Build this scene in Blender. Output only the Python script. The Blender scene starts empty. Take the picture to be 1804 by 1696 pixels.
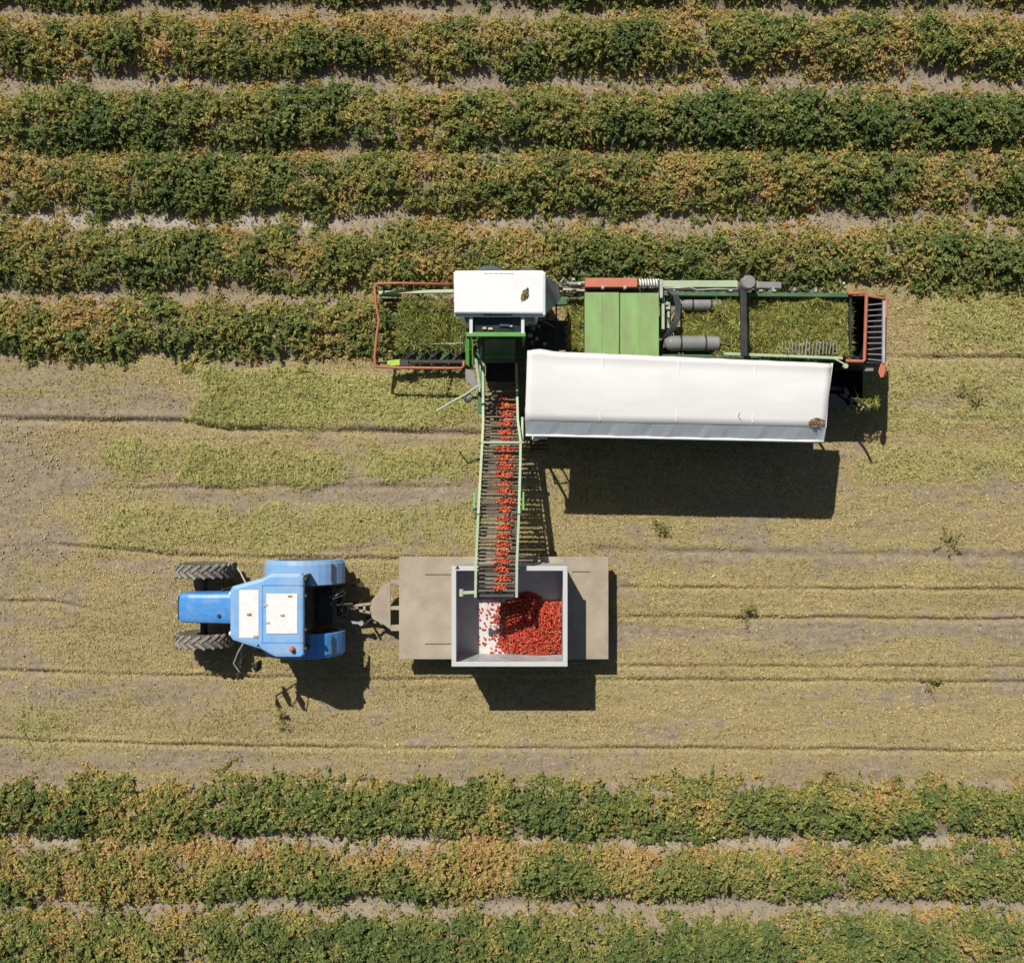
import bpy, bmesh, math, random
import numpy as np
from mathutils import Vector, Matrix

random.seed(7)
rng = np.random.default_rng(11)
R = math.radians
PI = math.pi
sc = bpy.context.scene
COL = sc.collection

# ------------------------------------------------------------------ camera, sky, sun
H = 24.5                      # drone height (m)
S0 = 72.0                     # photo pixels per metre on the ground
cam = bpy.data.objects.new('camera', bpy.data.cameras.new('camera'))
COL.objects.link(cam)
cam.location = (0, 0, H)
cam.rotation_euler = (0, 0, 0)
cam.data.sensor_fit = 'HORIZONTAL'
cam.data.sensor_width = 36
cam.data.lens = 18 * H / (902 / S0)
cam.data.clip_end = 3000
sc.camera = cam

SUN_D = Vector((0.385, -0.70, -1.0)).normalized()      # way the sunlight travels
elev = math.asin(-SUN_D.z)
world = bpy.data.worlds.new('World')
sc.world = world
world.use_nodes = True
wn = world.node_tree
sky = wn.nodes.new('ShaderNodeTexSky')
sky.sky_type = 'NISHITA'
sky.sun_disc = False
sky.sun_elevation = elev
sky.sun_rotation = math.atan2(-SUN_D.x, -SUN_D.y)
bg = wn.nodes['Background']
bg.inputs['Strength'].default_value = 0.05
wn.links.new(sky.outputs[0], bg.inputs['Color'])
sl = bpy.data.lights.new('sun', 'SUN')
sl.energy = 5.0
sl.angle = R(0.5)
sl.color = (1.0, 0.965, 0.90)
sun = bpy.data.objects.new('sun', sl)
COL.objects.link(sun)
sun.location = (-20, 30, 50)
sun.rotation_euler = SUN_D.to_track_quat('-Z', 'Y').to_euler()
sc.view_settings.view_transform = 'Standard'
sc.view_settings.look = 'None'
sc.view_settings.exposure = -0.12
sc.view_settings.gamma = 1.0
sc.view_settings.use_curve_mapping = False
sc.cycles.max_bounces = 6
sc.cycles.transparent_max_bounces = 6

# ------------------------------------------------------------------ helpers
def P(u, v, h):
    s = S0 * H / (H - h)
    return ((u - 902) / s, (848 - v) / s, h)

def XY(u, v, h):
    return P(u, v, h)[:2]

def mat(name, col, rough=0.6, metal=0.0, var=0.15, scale=6.0, dirt=None, dirt_amt=0.0, dirt_scale=2.5, bump=0.0,
        bump_scale=60.0, attr=None, transl=0.0, spec=0.5, stretch=(1, 1, 1)):
    m = bpy.data.materials.new(name)
    m.use_nodes = True
    nt = m.node_tree
    b = nt.nodes['Principled BSDF']
    b.inputs['Roughness'].default_value = rough
    b.inputs['Metallic'].default_value = metal
    b.inputs['Specular IOR Level'].default_value = spec
    tc = nt.nodes.new('ShaderNodeTexCoord')
    mp = nt.nodes.new('ShaderNodeMapping')
    mp.inputs['Scale'].default_value = stretch
    nt.links.new(tc.outputs['Object'], mp.inputs['Vector'])
    if attr:
        a = nt.nodes.new('ShaderNodeAttribute')
        a.attribute_name = attr
        base = a.outputs['Color']
    else:
        c = nt.nodes.new('ShaderNodeRGB')
        c.outputs[0].default_value = (*col, 1)
        base = c.outputs[0]
    if var > 0:
        n = nt.nodes.new('ShaderNodeTexNoise')
        n.inputs['Scale'].default_value = scale
        n.inputs['Detail'].default_value = 6
        nt.links.new(mp.outputs[0], n.inputs['Vector'])
        mr = nt.nodes.new('ShaderNodeMapRange')
        mr.inputs['From Min'].default_value = 0.25
        mr.inputs['From Max'].default_value = 0.75
        mr.inputs['To Min'].default_value = 1 - var
        mr.inputs['To Max'].default_value = 1 + var
        nt.links.new(n.outputs['Fac'], mr.inputs['Value'])
        mul = nt.nodes.new('ShaderNodeVectorMath')
        mul.operation = 'SCALE'
        nt.links.new(base, mul.inputs[0])
        nt.links.new(mr.outputs[0], mul.inputs['Scale'])
        base = mul.outputs[0]
    if dirt:
        n2 = nt.nodes.new('ShaderNodeTexNoise')
        n2.inputs['Scale'].default_value = dirt_scale
        n2.inputs['Detail'].default_value = 8
        n2.inputs['Roughness'].default_value = 0.65
        nt.links.new(mp.outputs[0], n2.inputs['Vector'])
        r2 = nt.nodes.new('ShaderNodeMapRange')
        r2.inputs['From Min'].default_value = 0.42
        r2.inputs['From Max'].default_value = 0.72
        r2.inputs['To Max'].default_value = dirt_amt
        nt.links.new(n2.outputs['Fac'], r2.inputs['Value'])
        mx = nt.nodes.new('ShaderNodeMix')
        mx.data_type = 'RGBA'
        mx.inputs['B'].default_value = (*dirt, 1)
        nt.links.new(r2.outputs[0], mx.inputs['Factor'])
        nt.links.new(base, mx.inputs['A'])
        base = mx.outputs['Result']
    nt.links.new(base, b.inputs['Base Color'])
    if bump > 0:
        n3 = nt.nodes.new('ShaderNodeTexNoise')
        n3.inputs['Scale'].default_value = bump_scale
        n3.inputs['Detail'].default_value = 5
        nt.links.new(mp.outputs[0], n3.inputs['Vector'])
        bp = nt.nodes.new('ShaderNodeBump')
        bp.inputs['Strength'].default_value = bump
        bp.inputs['Distance'].default_value = 0.03
        nt.links.new(n3.outputs['Fac'], bp.inputs['Height'])
        nt.links.new(bp.outputs[0], b.inputs['Normal'])
    if transl > 0:
        t = nt.nodes.new('ShaderNodeBsdfTranslucent')
        nt.links.new(base, t.inputs['Color'])
        ms = nt.nodes.new('ShaderNodeMixShader')
        ms.inputs[0].default_value = transl
        nt.links.new(b.outputs[0], ms.inputs[1])
        nt.links.new(t.outputs[0], ms.inputs[2])
        nt.links.new(ms.outputs[0], nt.nodes['Material Output'].inputs['Surface'])
    return m

class MB:
    def __init__(s):
        s.v, s.f = [], []
    def add(s, vs, fs):
        o = len(s.v)
        s.v += [tuple(p) for p in vs]
        s.f += [tuple(i + o for i in f) for f in fs]
        return s
    def box(s, x0, y0, z0, x1, y1, z1):
        x0, x1 = min(x0, x1), max(x0, x1); y0, y1 = min(y0, y1), max(y0, y1); z0, z1 = min(z0, z1), max(z0, z1)
        return s.add([(x0, y0, z0), (x1, y0, z0), (x1, y1, z0), (x0, y1, z0), (x0, y0, z1), (x1, y0, z1), (x1, y1, z1), (x0, y1, z1)],
                     [(0, 3, 2, 1), (4, 5, 6, 7), (0, 1, 5, 4), (1, 2, 6, 5), (2, 3, 7, 6), (3, 0, 4, 7)])
    def pbox(s, u0, v0, u1, v1, h1, h0):                  # box whose top face covers these photo pixels at height h1
        a, b = XY(u0, v0, h1), XY(u1, v1, h1)
        return s.box(a[0], a[1], h0, b[0], b[1], h1)
    def prism(s, poly, z0, z1):
        a = sum(poly[i][0] * poly[(i + 1) % len(poly)][1] - poly[(i + 1) % len(poly)][0] * poly[i][1] for i in range(len(poly)))
        if a < 0:
            poly = poly[::-1]
        n = len(poly)
        vs = [(x, y, z0) for x, y in poly] + [(x, y, z1) for x, y in poly]
        fs = [tuple(range(n - 1, -1, -1)), tuple(range(n, 2 * n))]
        fs += [(i, (i + 1) % n, n + (i + 1) % n, n + i) for i in range(n)]
        return s.add(vs, fs)
    def loft(s, loops):                                   # loops: lists of 3D points, same count, closed
        n = len(loops[0])
        vs = [p for l in loops for p in l]
        fs = []
        for k in range(len(loops) - 1):
            for i in range(n):
                a, b = k * n + i, k * n + (i + 1) % n
                fs.append((a, b, b + n, a + n))
        fs.append(tuple(range(n - 1, -1, -1)))
        fs.append(tuple((len(loops) - 1) * n + i for i in range(n)))
        return s.add(vs, fs)
    def tube(s, pts, r, n=8, close=False):
        pts = [Vector(p) for p in pts]
        m = len(pts)
        loops = []
        for i, p in enumerate(pts):
            a = pts[(i - 1) % m] if (i > 0 or close) else p
            b = pts[(i + 1) % m] if (i < m - 1 or close) else p
            d = (b - a).normalized()
            up = Vector((0, 0, 1)) if abs(d.z) < 0.9 else Vector((1, 0, 0))
            e1 = d.cross(up).normalized(); e2 = e1.cross(d).normalized()
            loops.append([p + r * (math.cos(2 * PI * k / n) * e1 + math.sin(2 * PI * k / n) * e2) for k in range(n)])
        if close:
            loops.append(loops[0])
        return s.loft(loops)
    def bar(s, p, q, w, t):                               # rectangular bar
        p, q = Vector(p), Vector(q)
        d = (q - p).normalized()
        up = Vector((0, 0, 1)) if abs(d.z) < 0.9 else Vector((1, 0, 0))
        e1 = d.cross(up).normalized(); e2 = e1.cross(d).normalized()
        l = lambda c: [c - e1 * w / 2 - e2 * t / 2, c + e1 * w / 2 - e2 * t / 2, c + e1 * w / 2 + e2 * t / 2, c - e1 * w / 2 + e2 * t / 2]
        return s.loft([l(p), l(q)])
    def lathe(s, c, axis, prof, n=32):                    # prof: (along, radius)
        c, ax = Vector(c), Vector(axis).normalized()
        up = Vector((0, 0, 1)) if abs(ax.z) < 0.9 else Vector((1, 0, 0))
        e1 = ax.cross(up).normalized(); e2 = ax.cross(e1).normalized()
        return s.loft([[c + ax * a + r * (math.cos(2 * PI * k / n) * e1 + math.sin(2 * PI * k / n) * e2) for k in range(n)] for a, r in prof])
    def mesh(s, name, m, origin=(0, 0, 0), smooth=False):
        me = bpy.data.meshes.new(name)
        ox, oy, oz = origin
        me.from_pydata([(x - ox, y - oy, z - oz) for x, y, z in s.v], [], s.f)
        bm = bmesh.new(); bm.from_mesh(me)
        bmesh.ops.recalc_face_normals(bm, faces=bm.faces)
        bm.to_mesh(me); bm.free()
        if smooth:
            me.polygons.foreach_set('use_smooth', [True] * len(me.polygons))
        me.materials.append(m)
        return me

ORIGIN = {}
def thing(name, label, cat, loc, group=None):
    o = bpy.data.objects.new(name, None)
    COL.objects.link(o)
    o.empty_display_size = 0.3
    o.location = loc
    o['label'] = label; o['category'] = cat
    if group: o['group'] = group
    ORIGIN[o.name] = tuple(loc)
    return o

def obj(name, mb, m, parent=None, bevel=0.0, smooth=False, label=None):
    org = ORIGIN[parent.name] if parent else (0, 0, 0)
    o = bpy.data.objects.new(name, mb.mesh(name, m, org, smooth))
    COL.objects.link(o)
    if parent:
        o.parent = parent
        ORIGIN[o.name] = org
    if bevel > 0:
        b = o.modifiers.new('bevel', 'BEVEL')
        b.width = bevel; b.segments = 2; b.limit_method = 'ANGLE'; b.angle_limit = R(35)
    if label: o['label'] = label
    return o

def inst(name, me, loc, parent=None, rot=None, scale=None):
    o = bpy.data.objects.new(name, me)
    COL.objects.link(o)
    org = ORIGIN[parent.name] if parent else (0, 0, 0)
    o.location = (loc[0] - org[0], loc[1] - org[1], loc[2] - org[2])
    if rot: o.rotation_euler = rot
    if scale: o.scale = scale
    if parent: o.parent = parent
    return o

# value noise in numpy
def _hash(ix, iy, seed):
    h = (ix.astype(np.int64) * 374761393 + iy.astype(np.int64) * 668265263 + seed * 1442695041) & 0xffffffff
    h = ((h ^ (h >> 13)) * 1274126177) & 0xffffffff
    return ((h ^ (h >> 16)) & 0xffffff) / float(0xffffff)
def vnoise(x, y, seed=0):
    x = np.asarray(x, float); y = np.asarray(y, float)
    ix, iy = np.floor(x), np.floor(y)
    fx, fy = x - ix, y - iy
    fx = fx * fx * (3 - 2 * fx); fy = fy * fy * (3 - 2 * fy)
    a, b = _hash(ix, iy, seed), _hash(ix + 1, iy, seed)
    c, d = _hash(ix, iy + 1, seed), _hash(ix + 1, iy + 1, seed)
    return (a * (1 - fx) + b * fx) * (1 - fy) + (c * (1 - fx) + d * fx) * fy
def fbm(x, y, seed=0, oct=4):
    t, amp, tot = 0, 1.0, 0
    for k in range(oct):
        t = t + amp * vnoise(x * 2 ** k, y * 2 ** k, seed + k * 17); tot += amp; amp *= 0.55
    return t / tot
def sstep(a, b, x):
    t = np.clip((x - a) / (b - a), 0, 1)
    return t * t * (3 - 2 * t)

# ------------------------------------------------------------------ the ground
UX = lambda u: (np.asarray(u, float) - 902) / S0
VY = lambda v: (848 - np.asarray(v, float)) / S0
ROWS = [  # centre y, x start, x end, half width, tall
    (12.40, -15, 15, .74, .50), (10.66, -15, 15, .74, .52), (8.82, -15, 15, .80, .58), (7.34, -15, 15, .76, .50), (5.48, -15, 15, .76, .50),
    (3.76, -15, -0.9, .70, .46), (-7.95, -15, 15, .70, .50), (-9.50, -15, 15, .68, .50), (-11.3, -15, 15, .76, .52)]
RUTS = [
    ([(-200, 736), (330, 744), (400, 756), (450, 757), (850, 765), (2000, 770)], .11, .075, -200, 900),
    ([(60, 957), (200, 968), (330, 980), (600, 985), (840, 982)], .08, .06, 60, 840),
    ([(-200, 1055), (100, 1060), (190, 1082)], .06, .05, -200, 190),
    ([(-200, 1176), (200, 1188), (600, 1196), (900, 1197), (2000, 1203)], .08, .055, -200, 2000),
    ([(-200, 1294), (100, 1306), (300, 1312), (600, 1318), (1200, 1319), (2000, 1325)], .08, .055, -200, 2000),
    ([(960, 1034), (1400, 1037), (2000, 1039)], .07, .05, 1060, 2000),
    ([(960, 1086), (1400, 1089), (2000, 1093)], .08, .055, 1060, 2000),
    ([(960, 1172), (1400, 1175), (2000, 1174)], .06, .05, 1060, 2000),
    ([(900, 966), (1300, 974), (2000, 984)], .06, .09, 1000, 2000),
    ([(1480, 628), (1804, 631), (2000, 632)], .07, .06, 1480, 2000),
    ([(1480, 735), (2000, 742)], .05, .07, 1580, 2000),
    ([(180, 862), (500, 858), (850, 860)], .05, .07, 180, 850)]
def rut_fields(x, y):
    z = np.zeros_like(x)
    u = x * S0 + 902
    for pts, d, w, u0, u1 in RUTS:
        pu, pv = zip(*pts)
        yc = VY(np.interp(u, pu, pv)) + (fbm(x * 1.3, x * 0 + d * 90, 5, 3) - .5) * 0.07
        m = sstep(u0, u0 + 60, u) * (1 - sstep(u1 - 60, u1, u))
        m = m * np.clip(0.1 + 1.25 * fbm(x * .6, yc * 3, 31, 3) + .5 * (vnoise(x * 3.1, yc * 3, 32) - .5), .15, 1.1) * .85
        t = (y - yc) / w
        z -= d * m * np.exp(-t * t)
        z += .35 * d * m * np.exp(-((t - 2.0) / 1.2) ** 2)
    return z
BARE = [(900, 330, -900, 110, .55), (1210, 110, -900, 90, .4), (690, 30, 60, 330, .45), (875, 26, 640, 850, .5), (1240, 26, 950, 1500, .35), (940, 16, 1420, 1804, .35), (722, 24, -400, 335, .85), (872, 18, 300, 850, .75), (962, 28, -400, 150, .7), (1030, 60, -400, 170, .4), (976, 13, 1130, 2200, .8), (1110, 20, 1060, 2200, .85),
        (862, 15, 1450, 2200, .6), (1213, 20, -400, 420, .65), (1222, 15, 1050, 2200, .45), (1345, 24, -400, 430, .65),
        (1352, 20, 430, 2200, .5), (762, 9, 560, 850, .7), (1080, 14, -400, 200, .7), (640, 12, 180, 460, .5), (1262, 16, 120, 700, .3), (1003, 12, -400, 300, .5), (800, 40, -400, 180, .45)]
GREEN = [(333, 648, 602, 752, 1.0), (560, 650, 850, 745, .8), (190, 778, 300, 835, .7), (300, 785, 612, 856, .85), (650, 785, 850, 848, .75), (180, 890, 600, 965, .45),
         (1640, 520, 2200, 618, .8), (1520, 640, 2200, 745, .45), (1500, 780, 2200, 850, .45), (30, 1240, 115, 1330, .5), (560, 890, 850, 960, .4)]
def crop_mask(x, y):
    m = sstep(4.75, 4.95, y) + (1 - sstep(-7.4, -7.2, y)) + sstep(3.0, 3.2, y) * (1 - sstep(-1.2, -.8, x))
    return np.clip(m, 0, 1)
def bare_field(x, y):
    u = x * S0 + 902; v = 848 - y * S0
    wob = (fbm(x * .8, y * 2.0, 3, 5) - .5)
    v2 = v + wob * 52
    b = np.zeros_like(x)
    for vc, hh, u0, u1, s in BARE:
        b = np.maximum(b, s * np.exp(-((v2 - vc) / (hh * 1.25)) ** 2) * sstep(u0 - 30, u0 + 40, u) * (1 - sstep(u1 - 40, u1 + 30, u)))
    return b
def green_field(x, y):
    u = x * S0 + 902; v = 848 - y * S0
    w1 = (fbm(x * 1.4, y * 1.4, 8, 5) - .5) * 110
    w2 = (fbm(x * 1.4, y * 1.4, 9, 5) - .5) * 52
    g = np.zeros_like(x)
    for u0, v0, u1, v1, s in GREEN:
        m = sstep(u0 - 14, u0 + 16, u + w1) * (1 - sstep(u1 - 30, u1 + 30, u + w1)) * sstep(v0 - 12, v0 + 12, v + w2) * (1 - sstep(v1 - 10, v1 + 10, v + w2))
        g = np.maximum(g, m * s)
    return g * np.clip(.35 + 1.25 * fbm(x * 1.1, y * 1.9, 18, 5), .3, 1)
def chaff_field(x, y):
    c = 0.15 + 1.2 * (fbm(x * .5, y * 1.5, 21, 5) - .1) + 1.0 * (fbm(x * 2.6, y * 3.6, 22, 3) - .5)
    c = np.clip(c, .08, 1) * (1 - .92 * bare_field(x, y))
    c = np.maximum(c, green_field(x, y))
    k = crop_mask(x, y)
    return np.clip(c * (1 - k) + k * (.10 + .25 * fbm(x * 1.2, y * 3, 44, 3)), 0, 1)
def crust_field(x, y):      # pale dry crust along the worn tracks between rows
    u = x * S0 + 902; v = 848 - y * S0
    w = (fbm(x * 1.2, y * 2, 51, 3) - .5) * 16
    c = np.exp(-((v + w - 385) / 12) ** 2) * (1 - .75 * sstep(480, 640, u)) + .35 * np.exp(-((v + w - 1480) / 12) ** 2) + .25 * np.exp(-((v + w - 140) / 12) ** 2) + .25 * np.exp(-((v + w - 1595) / 12) ** 2)
    return np.clip(c * 1.5, 0, 1)
def gz(x, y):
    z = (fbm(x * 1.1, y * 2.2, 2, 5) - .5) * 0.07 + (vnoise(x * 14, y * 14, 4) - .5) * 0.022
    z = z + rut_fields(x, y)
    k = crop_mask(x, y)
    bed = np.zeros_like(x)
    for yc, x0, x1, hw, tall in ROWS:
        bed = np.maximum(bed, np.exp(-((y - yc) / .62) ** 4) * sstep(x0 - .3, x0 + .3, x) * (1 - sstep(x1 - .3, x1 + .3, x)))
    z = z + k * (bed * .16 - .07) + .05 * green_field(x, y)
    far = np.maximum(np.abs(x) / 16, np.abs(y) / 15)
    return z * (1 - sstep(1.0, 1.4, far))

xs = np.concatenate([[-900, -300, -120, -60, -32, -22, -18], np.arange(-15.6, 15.61, .125), [18, 22, 32, 60, 120, 300, 900]])
ys = np.concatenate([[-900, -300, -120, -60, -30, -20, -16], np.arange(-14, -7.3, .075), np.arange(-7.3, 5.0, .024), np.arange(5.0, 14, .075), [16, 20, 30, 60, 120, 300, 900]])
GX, GY = np.meshgrid(xs, ys)
GZ = gz(GX, GY)
nx, ny = len(xs), len(ys)
def np_mesh(name, co, faces, m, cols=None, attr='tint', smooth=False):
    me = bpy.data.meshes.new(name)
    nv, nf, k = len(co), len(faces), faces.shape[1]
    me.vertices.add(nv); me.vertices.foreach_set('co', np.ascontiguousarray(co, np.float32).ravel())
    me.loops.add(nf * k); me.loops.foreach_set('vertex_index', np.ascontiguousarray(faces, np.int32).ravel())
    me.polygons.add(nf)
    me.polygons.foreach_set('loop_start', np.arange(nf, dtype=np.int32) * k)
    me.polygons.foreach_set('loop_total', np.full(nf, k, np.int32))
    me.polygons.foreach_set('use_smooth', np.full(nf, smooth, bool))
    if cols is not None:
        a = me.attributes.new(attr, 'FLOAT_COLOR', 'POINT')
        c4 = np.ones((nv, 4), np.float32); c4[:, :3] = cols
        a.data.foreach_set('color', c4.ravel())
    me.materials.append(m)
    me.update(calc_edges=True)
    return me

# ground material: soil with chaff spread over it, amounts stored per vertex (R chaff, G freshness, B damp)
def ground_material():
    m = bpy.data.materials.new('field_soil')
    m.use_nodes = True
    nt = m.node_tree; L = nt.links.new
    b = nt.nodes['Principled BSDF']
    b.inputs['Roughness'].default_value = 0.95
    b.inputs['Specular IOR Level'].default_value = 0.15
    tc = nt.nodes.new('ShaderNodeTexCoord')
    at = nt.nodes.new('ShaderNodeAttribute'); at.attribute_name = 'tint'
    sp = nt.nodes.new('ShaderNodeSeparateColor'); L(at.outputs['Color'], sp.inputs[0])
    def noise(scale, det=6, rough=.6, stretch=None):
        n = nt.nodes.new('ShaderNodeTexNoise')
        n.inputs['Scale'].default_value = scale; n.inputs['Detail'].default_value = det; n.inputs['Roughness'].default_value = rough
        if stretch:
            mp = nt.nodes.new('ShaderNodeMapping'); mp.inputs['Scale'].default_value = stretch
            L(tc.outputs['Object'], mp.inputs[0]); L(mp.outputs[0], n.inputs['Vector'])
        else:
            L(tc.outputs['Object'], n.inputs['Vector'])
        return n.outputs['Fac']
    def ramp(src, stops):
        r = nt.nodes.new('ShaderNodeValToRGB')
        el = r.color_ramp.elements
        while len(el) < len(stops): el.new(.5)
        for e, (p, c) in zip(el, stops): e.position = p; e.color = (*c, 1)
        L(src, r.inputs[0]); return r.outputs[0]
    def mix(f, a, c):
        x = nt.nodes.new('ShaderNodeMix'); x.data_type = 'RGBA'
        L(f, x.inputs['Factor']); L(a, x.inputs['A']); L(c, x.inputs['B']); return x.outputs['Result']
    soil = ramp(noise(5, 9, .7), [(.25, (.20, .155, .105)), (.5, (.315, .25, .175)), (.75, (.44, .365, .27))])
    straw = ramp(noise(26, 6, .75), [(.3, (.16, .12, .06)), (.45, (.33, .265, .125)), (.6, (.44, .365, .18)), (.75, (.62, .53, .30))])
    fresh = ramp(noise(22, 6, .75), [(.3, (.16, .17, .05)), (.5, (.36, .37, .11)), (.7, (.54, .52, .18))])
    cov = nt.nodes.new('ShaderNodeMapRange')
    nn = noise(30, 5, .7)
    add = nt.nodes.new('ShaderNodeMath'); add.operation = 'ADD'; L(nn, add.inputs[0]); L(sp.outputs[0], add.inputs[1])
    cov.inputs['From Min'].default_value = .72; cov.inputs['From Max'].default_value = 1.02
    L(add.outputs[0], cov.inputs['Value'])
    c = mix(sp.outputs[1], straw, fresh)
    c = mix(cov.outputs[0], soil, c)
    pale = nt.nodes.new('ShaderNodeRGB'); pale.outputs[0].default_value = (.60, .55, .49, 1)
    pm = nt.nodes.new('ShaderNodeMath'); pm.operation = 'MULTIPLY'; L(sp.outputs[2], pm.inputs[0]); L(noise(9, 5, .7), pm.inputs[1])
    c = mix(pm.outputs[0], c, pale.outputs[0])
    L(c, b.inputs['Base Color'])
    bp = nt.nodes.new('ShaderNodeBump'); bp.inputs['Strength'].default_value = .8; bp.inputs['Distance'].default_value = .03
    L(noise(38, 6, .7), bp.inputs['Height']); L(bp.outputs[0], b.inputs['Normal'])
    return m
M_ground = ground_material()
gi = np.arange(nx * ny).reshape(ny, nx)
gf = np.stack([gi[:-1, :-1].ravel(), gi[:-1, 1:].ravel(), gi[1:, 1:].ravel(), gi[1:, :-1].ravel()], 1)
gc = np.stack([chaff_field(GX, GY).ravel(), green_field(GX, GY).ravel(), crust_field(GX, GY).ravel()], 1)
me = np_mesh('ground', np.stack([GX.ravel(), GY.ravel(), GZ.ravel()], 1), gf, M_ground, gc, smooth=True)
ground = bpy.data.objects.new('ground', me); COL.objects.link(ground); ground['kind'] = 'structure'
ground['label'] = 'grey brown field soil strewn with chopped straw coloured vine chaff and wheel ruts'

# ------------------------------------------------------------------ scatter helpers: flecks (straw bits) and leaves as real faces
def norm(a): return a / np.maximum(np.linalg.norm(a, axis=1, keepdims=True), 1e-9)
def leaves_mesh(name, c, nrm, length, width, cols, m, fold=.25, along=None):
    n = len(c)
    if along is None:
        t = norm(np.cross(nrm, rng.normal(size=(n, 3))))
    else:
        t = norm(along - nrm * np.sum(along * nrm, axis=1, keepdims=True))
    s = np.cross(nrm, t)
    L_, W_ = length[:, None], width[:, None]
    co = np.empty((n, 4, 3))
    co[:, 0] = c - t * L_ * .5
    co[:, 1] = c + s * W_ * .5 + nrm * W_ * fold - t * L_ * .08
    co[:, 2] = c + t * L_ * .5 - nrm * L_ * .12
    co[:, 3] = c - s * W_ * .5 + nrm * W_ * fold - t * L_ * .08
    b = np.arange(n)[:, None] * 4
    f = np.concatenate([b + np.array([[0, 2, 1]]), b + np.array([[0, 3, 2]])], 0)
    return np_mesh(name, co.reshape(-1, 3), f, m, np.repeat(cols, 4, 0))

M_leaf = mat('vine_leaf', (1, 1, 1), .6, var=0, attr='tint', transl=.36, spec=.3)
M_straw = mat('chopped_vine', (1, 1, 1), .8, var=0, attr='tint', transl=.1, spec=.2)
M_fruit_dot = mat('field_fruit', (1, 1, 1), .4, var=0, attr='tint')
M_soilball = None

GREENS = np.array([[.140, .190, .058], [.195, .240, .070], [.26, .285, .082], [.36, .335, .100], [.46, .375, .125], [.53, .385, .150], [.50, .325, .150]])
def palette(t):
    t = np.clip(t, 0, 1) * (len(GREENS) - 1)
    i = np.minimum(t.astype(int), len(GREENS) - 2)
    f = (t - i)[:, None]
    return GREENS[i] * (1 - f) + GREENS[i + 1] * f

ICO = None
def ico_data(sub):
    bm = bmesh.new(); bmesh.ops.create_icosphere(bm, subdivisions=sub, radius=1.0)
    v = np.array([p.co[:] for p in bm.verts]); f = np.array([[q.index for q in fa.verts] for fa in bm.faces]); bm.free()
    return v, f
def balls_mesh(name, c, r, cols, m, sub=1):
    v, f = ico_data(sub)
    n = len(c)
    co = c[:, None, :] + v[None] * r[:, None, None] * np.array([1, 1, .88])
    ff = (f[None] + (np.arange(n) * len(v))[:, None, None]).reshape(-1, 3)
    return np_mesh(name, co.reshape(-1, 3), ff, m, np.repeat(cols, len(v), 0), smooth=True)

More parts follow.
